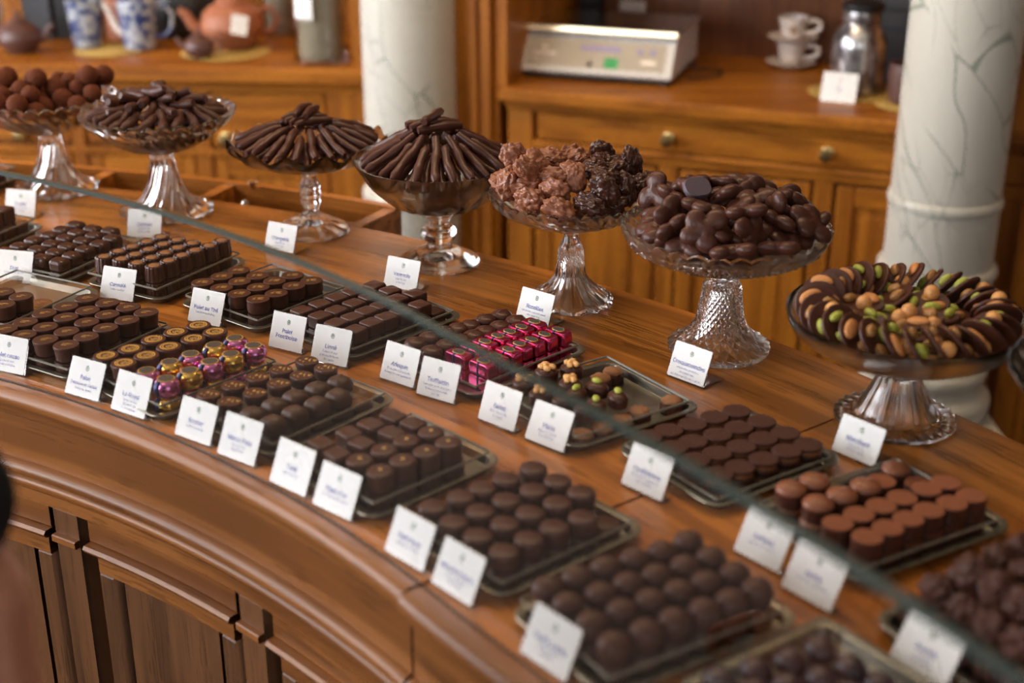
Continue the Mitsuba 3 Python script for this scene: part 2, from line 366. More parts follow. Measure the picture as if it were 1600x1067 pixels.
mat('blue_white', principled(proc(blue_white), .2, .6))
mat('silver', principled(proc(mottled_silver), .22, .5, .85))
DATA = ('{"CARDS":{"F1":[-0.6041,1.5415,-0.4074,0.0557,0.0425,0.3698],"F2":[-0.4947,1.4716,-0.5194,0.0523,0.0432,0.4923],"F3":[-0.4313,1.4275,-0.5729,0.0527,0.047,0.4516],"F4":[-0.3456,1.3634,-0.5948,0.0531,0.0431,0.4356],"F5":[-0.291,1.318,-0.6187,0.0548,0.0475,0.434],"F6":[-0.2281,1.2559,-0.7018,0.0538,0.049,0.4213],"F7":[-0.1782,1.2094,-0.7025,0.0551,0.0452,0.4368],"F8":[-0.1017,1.1202,-0.7987,0.0548,0.0443,0.4253],"F9":[-0.0563,1.0654,-0.8361,0.0557,0.0448,0.4582],"F10":[0.0223,0.959,-0.8654,0.0577,0.0455,0.4504],"M1":[-0.6911,1.8444,-0.2119,0.0539,0.0451,0.4485],"M2":[-0.532,1.7803,-0.357,0.0522,0.0424,0.4211],"M3":[-0.3972,1.6948,-0.4697,0.0508,0.0432,0.421],"M4":[-0.2804,1.6104,-0.5087,0.0491,0.0452,0.3404],"M5":[-0.2217,1.5683,-0.4722,0.0515,0.0444,0.3984],"M6":[-0.1354,1.5133,-0.6395,0.0509,0.0453,0.3385],"M7":[-0.0883,1.4702,-0.5812,0.0522,0.0443,0.3731],"M8":[-0.0177,1.4021,-0.7152,0.0523,0.044,0.3215],"M9":[0.034,1.3538,-0.7226,0.054,0.0437,0.4885],"M10":[0.1293,1.2513,-0.8067,0.054,0.0442,0.418],"M11":[0.2237,1.1221,-0.8601,0.0533,0.0469,0.5313],"M12":[0.2573,1.0596,-0.8904,0.0571,0.0476,0.5196],"M13":[0.3276,0.9536,-0.9434,0.0579,0.0413,0.5876],"B1":[-0.7764,2.1413,-0.2095,0.051,0.0397,0.33],"B2":[-0.5557,2.037,-0.0971,0.052,0.0422,0.4332],"B3":[-0.343,1.9748,-0.4887,0.0516,0.039,0.3542],"B4":[-0.1541,1.8215,-0.5031,0.0525,0.04,0.341],"B5":[0.0254,1.7011,-0.6877,0.0533,0.0389,0.3412],"B6":[0.2027,1.5186,-0.7731,0.0534,0.0412,0.3811],"B7":[0.357,1.3238,-0.8552,0.0545,0.0388,0.3924]},"PIECES":{"T1":[[0,0,-0.6258,1.853],[0,1,-0.6155,1.8772],[0,2,-0.6048,1.9043],[0,3,-0.5901,1.9268],[0,4,-0.5784,1.9522],[1,0,-0.6539,1.8679],[1,1,-0.6429,1.8911],[1,2,-0.6326,1.9159],[1,3,-0.6178,1.9411],[1,4,-0.6072,1.9654],[1,5,-0.5898,1.986],[2,0,-0.6847,1.8809],[2,1,-0.6715,1.9025],[2,2,-0.6588,1.9275],[2,3,-0.646,1.9529],[2,4,-0.636,1.976],[2,5,-0.6183,1.9954],[3,0,-0.7146,1.8968],[3,1,-0.7011,1.9166],[3,2,-0.689,1.9431],[3,3,-0.6725,1.9661],[3,4,-0.6622,1.9908],[3,5,-0.6484,2.0145]],"T2":[[0,0,-0.4801,1.7945],[0,1,-0.4647,1.8147],[0,2,-0.4514,1.8361],[0,3,-0.4376,1.8566],[0,4,-0.4223,1.8761],[0,5,-0.4089,1.8984],[1,0,-0.5053,1.8057],[1,1,-0.4911,1.8263],[1,2,-0.4766,1.847],[1,3,-0.4639,1.8673],[1,4,-0.4477,1.8869],[2,0,-0.5305,1.8208],[2,1,-0.5165,1.8399],[2,2,-0.5025,1.8601],[2,3,-0.4877,1.8822],[2,4,-0.4717,1.9004],[3,0,-0.5567,1.8307],[3,1,-0.5426,1.853],[3,2,-0.5285,1.8724],[3,3,-0.5129,1.8934],[3,4,-0.4975,1.914]],"T3":[[0,0,-0.324,1.6919],[0,1,-0.3039,1.7126],[0,2,-0.2852,1.7394],[0,3,-0.2647,1.7588],[1,0,-0.3515,1.7114],[1,1,-0.3308,1.7346],[1,2,-0.3132,1.7582],[1,3,-0.2924,1.7793],[2,0,-0.3783,1.7331],[2,1,-0.359,1.7561],[2,2,-0.339,1.7772],[3,0,-0.407,1.7526],[3,1,-0.3861,1.775],[3,2,-0.3676,1.7984]],"T4":[[0,0,-0.1908,1.6008],[0,1,-0.1733,1.6233],[0,2,-0.1563,1.6421],[0,3,-0.139,1.661],[0,4,-0.1175,1.6832],[1,0,-0.2166,1.6224],[1,1,-0.1988,1.6411],[1,2,-0.1831,1.6615],[1,3,-0.1659,1.6807],[1,4,-0.1478,1.7046],[1,5,-0.1256,1.7229],[2,0,-0.2394,1.6458],[2,1,-0.2211,1.6648],[2,2,-0.2014,1.6885],[2,3,-0.1834,1.7111],[2,4,-0.159,1.734],[3,0,-0.2645,1.6639],[3,1,-0.2445,1.686],[3,2,-0.2252,1.7085],[3,3,-0.2064,1.7284],[3,4,-0.1816,1.7532]],"T5":[[0,0,-0.0954,1.545],[0,1,-0.0779,1.5634],[0,2,-0.0623,1.5792],[0,3,-0.0464,1.5925],[0,4,-0.0332,1.6055],[0,5,-0.0148,1.6219],[0,6,0.005,1.6399],[1,0,-0.1156,1.5698],[1,1,-0.0997,1.5871],[1,2,-0.0829,1.6032],[1,3,-0.0662,1.6144],[1,4,-0.0524,1.624],[1,5,-0.0335,1.6436],[1,6,-0.0131,1.6589]],"T5f":[[0,0,-0.0331,1.5012],[0,1,-0.0186,1.5165],[0,2,-0.004,1.5348],[0,3,0.0086,1.5519],[0,4,0.0236,1.565],[0,5,0.0393,1.5811],[0,6,0.0562,1.596],[1,0,-0.0623,1.5275],[1,1,-0.0463,1.5445],[1,2,-0.0322,1.5591],[1,3,-0.0174,1.5765],[1,4,-0.003,1.5898],[1,5,0.0115,1.6047],[1,6,0.0274,1.6213]],"T7":[[0,0,0.2044,1.2452],[0,1,0.228,1.2598],[0,2,0.2547,1.277],[0,3,0.2807,1.2945],[0,4,0.3058,1.3084],[1,0,0.1856,1.2757],[1,1,0.2093,1.2893],[1,2,0.2359,1.3044],[1,3,0.2614,1.3224],[1,4,0.2871,1.3353],[2,0,0.1658,1.301'
        '8],[2,1,0.1878,1.3157],[2,2,0.2152,1.3312],[2,3,0.24,1.3483],[2,4,0.2667,1.3628],[3,0,0.142,1.3267],[3,1,0.165,1.3414],[3,2,0.1918,1.3558],[3,3,0.2173,1.3732],[3,4,0.2435,1.388]],"T8":[[0,0,0.3195,1.1066],[0,1,0.3418,1.1227],[0,2,0.3645,1.139],[0,3,0.3873,1.1544],[0,4,0.4127,1.1676],[0,5,0.4351,1.1821],[1,0,0.2978,1.1306],[1,1,0.3208,1.147],[1,2,0.3451,1.1625],[1,3,0.3685,1.1782],[1,4,0.3964,1.1955],[1,5,0.4183,1.2078],[2,0,0.2872,1.1673],[2,1,0.3128,1.1832],[2,2,0.3391,1.2005],[2,3,0.3562,1.2106],[3,0,0.2668,1.1952],[3,1,0.2923,1.2102],[3,2,0.3167,1.2252]],"U1":[[0,0,-0.6416,1.6686],[0,1,-0.6281,1.6968],[1,1,-0.6567,1.7122],[1,0,-0.6702,1.684]],"U2":[[0,0,-0.5249,1.5391],[0,1,-0.5083,1.564],[0,2,-0.4924,1.5919],[0,3,-0.4725,1.6166],[0,4,-0.4551,1.6419],[1,0,-0.5541,1.5552],[1,1,-0.5362,1.5804],[1,2,-0.52,1.6099],[1,3,-0.5016,1.635],[1,4,-0.4816,1.6593],[2,0,-0.5845,1.5703],[2,1,-0.5661,1.5947],[2,2,-0.55,1.6257],[2,3,-0.5297,1.6485],[2,4,-0.5116,1.6743],[3,0,-0.613,1.588],[3,1,-0.5953,1.6102],[3,2,-0.5806,1.6391],[3,3,-0.5604,1.6622],[3,4,-0.5422,1.6903]],"U3":[[0,0,-0.4437,1.4856],[0,1,-0.4227,1.5071],[0,2,-0.4027,1.5331],[0,3,-0.379,1.5569],[0,4,-0.3571,1.5782],[1,0,-0.4696,1.5063],[1,1,-0.4461,1.5268],[1,2,-0.4255,1.5546],[1,3,-0.4042,1.5773],[1,4,-0.3812,1.5989]],"U3f":[[0,0,-0.3848,1.4394],[0,1,-0.3638,1.4615],[0,2,-0.3451,1.4865],[0,3,-0.3252,1.5081],[0,4,-0.3034,1.5327],[1,0,-0.4116,1.4613],[1,1,-0.391,1.4851],[1,2,-0.3718,1.5079],[1,3,-0.3496,1.534],[1,4,-0.3291,1.5549]],"U4":[[0,0,-0.3065,1.3947],[0,1,-0.2827,1.4175],[0,2,-0.2599,1.4422],[0,3,-0.2378,1.4632],[0,4,-0.2129,1.4845],[1,0,-0.3329,1.4136],[1,1,-0.3104,1.4368],[1,2,-0.2872,1.4591],[1,3,-0.2634,1.4803],[1,4,-0.2371,1.5049]],"U4d":[[0,0,-0.2527,1.349],[0,1,-0.2327,1.3719],[0,2,-0.2116,1.394],[0,3,-0.1911,1.4151],[1,0,-0.2774,1.3683],[1,1,-0.2573,1.3903],[1,2,-0.2378,1.4113],[1,3,-0.2163,1.4328],[1,4,-0.1932,1.4504]],"U5":[[0,0,-0.1279,1.2228],[0,1,-0.1073,1.245],[0,2,-0.0851,1.2641],[0,3,-0.0641,1.2835],[1,0,-0.15,1.2458],[1,1,-0.1278,1.2673],[1,2,-0.1067,1.2881],[1,3,-0.0828,1.3067],[2,0,-0.1744,1.26],[2,1,-0.1518,1.2829],[2,2,-0.1232,1.3064],[2,3,-0.1022,1.3279],[3,0,-0.1924,1.2827],[3,1,-0.167,1.3061],[3,2,-0.1462,1.325],[3,3,-0.1246,1.3455]],"U6":[[0,0,-0.007,1.0848],[0,1,0.0154,1.1068],[0,2,0.0389,1.1271],[0,3,0.0656,1.1444],[1,0,-0.0303,1.1118],[1,1,-0.0061,1.1333],[1,2,0.0169,1.153],[1,3,0.0432,1.172],[1,4,0.0665,1.1924],[2,0,-0.0536,1.1361],[2,1,-0.0293,1.1559],[2,2,-0.0051,1.1772],[2,3,0.0208,1.1966],[2,4,0.0446,1.215],[3,0,-0.0741,1.1646],[3,1,-0.0484,1.1837],[3,2,-0.0282,1.2007],[3,3,-0.0053,1.2192],[3,4,0.0213,1.2412]],"U7":[[0,0,0.081,0.942],[0,1,0.1077,0.9594],[0,2,0.1321,0.9753],[0,3,0.1583,0.9895],[0,4,0.1827,1.0039],[0,5,0.2067,1.0206],[1,0,0.0648,0.9703],[1,1,0.0907,0.9884],[1,2,0.1158,1.0038],[1,3,0.1406,1.0174],[1,4,0.1651,1.0312],[1,5,0.1917,1.0452],[2,0,0.0469,0.9977],[2,1,0.0745,1.0133],[2,2,0.0987,1.0291],[2,3,0.1241,1.042],[2,4,0.15,1.0562],[2,5,0.1746,1.0706],[3,0,0.0306,1.0228],[3,1,0.0562,1.0388],[3,2,0.0811,1.054],[3,3,0.1073,1.0673],[3,4,0.132,1.0795],[3,5,0.1576,1.0975]],"U8":[[0,0,0.1864,0.8942],[0,1,0.2128,0.9014],[0,2,0.2396,0.9097],[0,3,0.2657,0.9247],[1,0,0.161,0.9093],[1,1,0.1907,0.9217],[1,2,0.2189,0.9332],[1,3,0.2464,0.9491],[-1,3,0.2835,0.9018],[-1,2,0.2587,0.8913]]},"LATTICE":{"T1":[[-0.6281,1.8546],[-0.0283,0.0132],[0.0128,0.0239]],"T2":[[-0.4802,1.7942],[-0.0254,0.0124],[0.0144,0.0205]],"T3":[[-0.3238,1.6916],[-0.0275,0.0204],[0.0196,0.0227]],"T4":[[-0.1945,1.5993],[-0.0225,0.0225],[0.0187,0.021]],"T5":[[-0.0961,1.5481],[-0.0198,0.0219],[0.0166,0.0148]],"T5f":[[-0.0339,1.5025],[-0.0278,0.0253],[0.0147,0.0157]],"T6":[[0.0909,1.4006],[-0.0158,0.0257],[0.023,0.016]],"T7":[[0.2048,1.2467],[-0.0209,0.0267],[0.0255,0.0156]],"T8":[[0.3169,1.1062],[-0.0158,0.0296],[0.0236,0.015]],"U2":[[-0.5258,1.5394],[-0.0292,0.0157],[0.0179,0.026]],"U1":[[-0.6416,1.6686],[-0.0286,0.0154],[0.0135,0.0282]],"U3":[[-0.4446,1.4851],[-0.0243,0.'
        '0206],[0.0218,0.0235]],"U3f":[[-0.3852,1.4387],[-0.0262,0.023],[0.0204,0.0235]],"U4":[[-0.307,1.3953],[-0.0263,0.0185],[0.0235,0.0226]],"U4d":[[-0.2533,1.3508],[-0.0248,0.0175],[0.0208,0.0211]],"U5":[[-0.1302,1.2235],[-0.0205,0.02],[0.0226,0.021]],"U6":[[-0.0078,1.087],[-0.0224,0.0252],[0.0241,0.0197]],"U7":[[0.0817,0.9455],[-0.0169,0.026],[0.0253,0.0148]],"U8":[[0.1843,0.89],[-0.0202,0.0215],[0.0271,0.0114]]},"MIXED":{"walnut_top":[[0.0138,1.4492],[0.0317,1.4195],[0.0396,1.48],[0.0685,1.4892],[0.0654,1.4475]],"oval_top":[[0.0711,1.423],[0.0946,1.4404],[0.0913,1.3942],[0.1164,1.4144]],"dome_top":[[0.0566,1.4042],[0.0786,1.381]],"nutty_low":[[0.1029,1.5001],[0.1179,1.5187],[0.14,1.4122],[0.1791,1.4393],[0.075,1.3572],[0.097,1.373],[0.1196,1.3907]]},"HEAP_TRAY":[[0.3002,1.0205],[0.4288,1.0978]],"T0":[[-0.7219,2.0596],[-0.7543,1.9901]],"RED":[[-0.8399,2.3321],[-0.8569,2.3146]],"SEAM":[[-0.0913,1.0804],[0.1075,1.2294],[0.3823,1.4773]],"GROOVE2":[[-0.0887,1.0929],[-0.0441,1.0325],[0.0,0.9709],[0.1058,0.8341],[0.1518,0.7763],[0.2005,0.6921],[0.2496,0.6049]],"HEAPS":{"D2":[[2,0.0431,0.0557,0.135,0.8554,-0.1484,0.0084,0.4962],[2,-0.0397,0.0215,0.1262,0.7338,-0.4776,0.1048,-0.4716],[1,0.0576,0.0105,0.1303,-0.5015,0.7348,0.4375,-0.1309],[2,-0.0296,0.0455,0.1276,-0.5055,0.5579,-0.2959,0.5879],[0,0.0259,0.0373,0.125,-0.0245,0.0138,0.9729,0.2296],[1,-0.0009,0.0316,0.1232,0.7059,-0.6483,-0.2506,0.1366],[0,0.0449,-0.0155,0.1256,-0.0173,-0.1635,-0.1532,0.9744],[1,-0.0457,-0.0247,0.1264,-0.6077,-0.1233,0.4234,0.6605],[3,-0.0695,-0.0016,0.136,-0.0557,0.1125,0.4864,0.8647],[0,0.0062,-0.0514,0.1268,0.1442,0.0356,0.8754,-0.46],[3,-0.0118,0.0002,0.1226,0.1195,-0.1972,0.9726,-0.0291],[4,-0.015,-0.0254,0.1213,0.6691,0.5268,-0.3801,-0.361],[1,0.0139,-0.0245,0.1206,0.0514,0.7928,0.6022,0.0782],[2,-0.0134,-0.046,0.1253,0.555,0.3728,0.1912,0.7186],[2,0.0122,-0.0549,0.1364,0.535,0.4939,0.5441,0.4168],[4,0.0156,0.0627,0.1358,0.9244,0.3772,0.0404,-0.0394],[1,0.0479,-0.0444,0.1324,-0.2252,-0.6663,0.7107,-0.0152],[4,0.0284,0.0078,0.1257,-0.4745,0.8687,-0.0818,-0.1165],[1,-0.0112,0.0609,0.1371,0.7322,0.6766,-0.0193,-0.075],[3,0.033,-0.0518,0.139,0.5703,-0.4967,0.3645,-0.5433],[4,0.0376,-0.0247,0.131,0.1027,-0.1408,0.9245,0.3391],[0,0.0502,0.0064,0.1413,-0.0693,-0.054,0.7923,-0.6038],[2,0.0592,-0.0367,0.1439,-0.0391,0.9809,0.1441,-0.1248],[4,0.006,-0.0209,0.1314,0.1047,-0.0327,0.7905,-0.6026],[2,0.0846,0.0062,0.164,0.6925,0.2655,0.0297,0.6702],[2,0.0767,0.0255,0.1654,0.648,0.3739,0.1406,0.6485],[4,0.0687,0.0404,0.166,0.7107,0.0557,-0.2887,-0.6392],[2,0.0535,0.0607,0.1656,0.5965,0.367,0.1458,0.6988],[2,0.0317,0.0735,0.1658,0.547,0.387,0.2047,0.7135],[2,0.019,0.0803,0.1649,0.665,0.2994,-0.4726,-0.4947],[1,-0.0094,0.0827,0.1647,0.6111,0.3925,-0.542,-0.4228],[3,-0.0251,0.0772,0.1653,0.4033,0.5605,0.4203,0.5886],[2,-0.0488,0.07,0.1639,0.2559,0.6434,0.5411,0.4774],[2,-0.065,0.0535,0.1644,0.0991,0.7139,0.6142,0.3214],[1,-0.0738,0.0336,0.1655,0.0453,0.7023,0.6513,0.2836],[4,-0.0785,0.0183,0.1657,-0.2136,-0.6806,0.7002,-0.0293],[3,-0.0814,-0.0062,0.1653,0.1393,0.7113,-0.6811,0.1036],[3,-0.0781,-0.0234,0.1654,-0.2083,0.6658,0.7157,0.0316],[4,-0.0691,-0.0417,0.1656,-0.1311,0.665,-0.6323,0.3753],[4,-0.0524,-0.066,0.1643,-0.3661,0.5848,0.7072,-0.1546],[3,-0.0375,-0.0725,0.1653,-0.4875,0.5236,0.6426,-0.2744],[1,-0.0224,-0.0766,0.1659,-0.3106,0.6447,-0.4894,0.4984],[2,0.001,-0.0851,0.1638,-0.2884,0.6954,-0.5079,0.4186],[3,0.0237,-0.0764,0.1658,0.6506,-0.3383,-0.4993,0.4615],[1,0.0456,-0.0684,0.1648,-0.4523,0.5832,-0.3927,0.5486],[0,0.0639,-0.0544,0.1644,0.1943,0.0684,-0.5202,0.8288],[3,0.0741,-0.0365,0.1676,0.1313,0.178,-0.318,0.9219],[3,0.0796,-0.0186,0.1652,0.685,-0.261,0.0146,-0.68],[4,0.0541,0.0034,0.1788,0.9941,0.0166,0.0538,-0.0924],[3,0.0475,0.0199,0.1787,-0.0257,0.0057,0.1493,0.9884],[4,0.0325,0.0415,0.1785,0.7571,0.6516,0.0428,-0.0205],[2,0.0006,0.0545,0.1799,0.6755,0.7371,0.0177,-0.0094],[4,-0.0166,0.0585,0.1786,0.2271,-0.04,0.7611,0.6063],[1,-0.0381,0.0483,0.1838,0'
        '.2423,0.9593,0.1254,0.0725],[4,-0.0475,0.0361,0.1789,0.1326,0.9662,0.193,-0.1077],[1,-0.0568,0.0052,0.181,-0.0456,0.9894,0.085,-0.1088],[3,-0.0497,-0.0249,0.1818,0.1083,0.0802,0.8523,-0.5055],[1,-0.0445,-0.0387,0.1767,-0.3753,0.9258,-0.0215,0.0401],[3,-0.0206,-0.0531,0.1803,0.6757,-0.6435,0.3295,-0.1441],[3,-0.0001,-0.0508,0.1741,-0.5359,0.5296,0.552,-0.3571],[3,0.0275,-0.0484,0.1777,0.1949,-0.0913,-0.4636,0.8595],[3,0.0431,-0.0295,0.1817,-0.0789,-0.0631,-0.2662,0.9586],[2,0.0545,-0.0122,0.1786,-0.2924,-0.1678,-0.013,0.9413],[3,0.0278,-0.0011,0.1868,-0.107,-0.1715,-0.026,0.979],[3,0.0106,0.0268,0.1772,0.8437,0.5312,-0.0739,-0.0234],[0,-0.0094,0.0389,0.1853,-0.0618,-0.273,0.5113,0.8125],[1,-0.0368,0.0144,0.1831,0.1541,0.5194,0.8048,0.2425],[3,-0.0267,-0.0134,0.1861,0.13,0.0869,0.9325,-0.3255],[3,-0.0066,-0.033,0.1847,0.5207,-0.4803,0.546,-0.4473],[1,0.0195,-0.0245,0.1846,-0.0207,-0.2066,-0.3103,0.9277],[1,0.0127,-0.0082,0.1899,-0.0747,-0.0219,0.9859,0.1481],[0,0.0072,0.02,0.1939,-0.2693,0.1719,-0.3464,0.882],[2,0.0033,-0.0219,0.2019,0.9637,-0.2439,0.1049,-0.029]],"D3":[[4,0.0198,-0.0331,0.1126,0.7144,0.3643,0.2521,0.5416],[4,-0.0211,-0.0329,0.1139,-0.3245,0.9224,0.1615,-0.1335],[0,-0.0206,0.0086,0.1111,0.003,0.0014,0.8607,-0.5092],[2,0.0158,0.0384,0.1148,0.3801,0.7594,0.4894,0.1984],[3,0.0111,0.0255,0.1124,-0.2668,0.1438,-0.396,0.8668],[2,0.0393,-0.0272,0.1155,-0.1645,0.165,0.8322,-0.5032],[0,0.0022,-0.0038,0.1161,0.0314,-0.1183,0.2037,0.9714],[3,0.0724,-0.0006,0.1545,0.9537,0.0556,-0.17,0.242],[4,0.077,0.0176,0.1503,-0.2532,0.1455,0.1507,0.9445],[3,0.0656,0.0318,0.1545,0.9558,0.2215,-0.1907,-0.0305],[4,0.0654,0.0502,0.1503,0.1008,0.2168,0.2667,0.9336],[3,0.0448,0.0558,0.1545,-0.0252,0.185,0.4095,0.893],[4,0.0355,0.0734,0.1503,0.8429,0.5077,-0.1526,0.0924],[3,0.0171,0.0715,0.1545,-0.0827,0.161,0.5881,0.7883],[4,0.0014,0.0809,0.1503,0.7116,0.6638,-0.2295,0.0184],[3,-0.0167,0.0695,0.1545,-0.0503,0.2197,0.7442,0.6287],[4,-0.0348,0.0727,0.1503,-0.2059,0.0044,0.8422,0.4984],[3,-0.0443,0.0564,0.1545,-0.1686,0.0615,0.8838,0.4321],[4,-0.0631,0.0478,0.1503,0.327,0.9256,-0.1212,0.1468],[3,-0.0647,0.0321,0.1545,-0.2143,-0.148,0.9474,0.1859],[4,-0.0776,0.0164,0.1503,-0.1633,0.1421,0.9686,0.1221],[3,-0.0739,-0.0006,0.1545,0.0029,0.9829,-0.0457,0.1785],[4,-0.0794,-0.0171,0.1503,-0.1284,0.9584,0.2012,0.1562],[3,-0.0645,-0.033,0.1545,-0.2278,0.956,0.0872,0.1629],[4,-0.0609,-0.0499,0.1503,-0.3602,0.8829,0.2901,0.0805],[3,-0.0458,-0.0548,0.1545,-0.3312,0.8601,-0.2469,0.2992],[4,-0.036,-0.0725,0.1503,-0.5166,0.8371,0.1122,0.1404],[3,-0.017,-0.0688,0.1545,-0.6006,0.7793,0.1093,0.141],[4,-0.0007,-0.0812,0.1503,-0.1437,-0.1085,0.7005,-0.6905],[3,0.0173,-0.0712,0.1545,-0.0963,-0.1512,0.6059,-0.7751],[4,0.0359,-0.0722,0.1503,-0.8212,0.5295,0.0894,0.1929],[3,0.0453,-0.0576,0.1545,-0.0921,-0.1534,0.4444,-0.8778],[4,0.063,-0.05,0.1503,-0.9306,0.3174,0.1807,0.0233],[3,0.066,-0.0306,0.1545,0.2038,-0.2241,0.1697,-0.9378],[4,0.0779,-0.0162,0.1503,-0.3423,-0.1342,0.1533,-0.9172],[3,0.0642,0.0089,0.1427,0.9535,0.0272,-0.1908,-0.2319],[4,0.0679,0.0236,0.1385,0.9686,0.1687,-0.1825,-0.0073],[3,0.055,0.0353,0.1427,0.8553,0.3116,-0.0558,0.4101],[4,0.052,0.0517,0.1385,0.9103,0.3283,-0.23,-0.1031],[3,0.0337,0.0551,0.1427,0.84,0.4971,-0.0924,0.1971],[4,0.0239,0.0676,0.1385,-0.0084,0.2119,0.5517,0.8066],[3,0.0079,0.0651,0.1427,0.747,0.6382,-0.1701,0.076],[4,-0.008,0.0711,0.1385,0.6405,0.7426,-0.0572,0.187],[3,-0.0208,0.0609,0.1427,0.019,0.3253,0.7442,0.5831],[4,-0.0364,0.0576,0.1385,0.5023,0.8116,-0.2966,0.0328],[3,-0.0453,0.0453,0.1427,-0.1048,0.2047,0.8851,0.4047],[4,-0.0615,0.0379,0.1385,0.2742,0.9375,-0.1626,0.1397],[3,-0.0615,0.0226,0.1427,0.1893,0.9592,-0.1414,0.1551],[4,-0.0678,0.0076,0.1385,-0.17,0.1595,0.9701,0.0669],[3,-0.0638,-0.0071,0.1427,-0.1805,0.0349,0.9818,-0.0484],[4,-0.0674,-0.0234,0.1385,-0.1716,0.9639,0.1266,0.1596],[3,-0.0556,-0.036,0.1427,-0.3034,0.9274,0.1747,0.1322],[4,-0.0516,-0.0525,0.1385,-0.3311,0.9109,-0.0948,0.2272],[3,-0.0356,-0.0535,0.1'
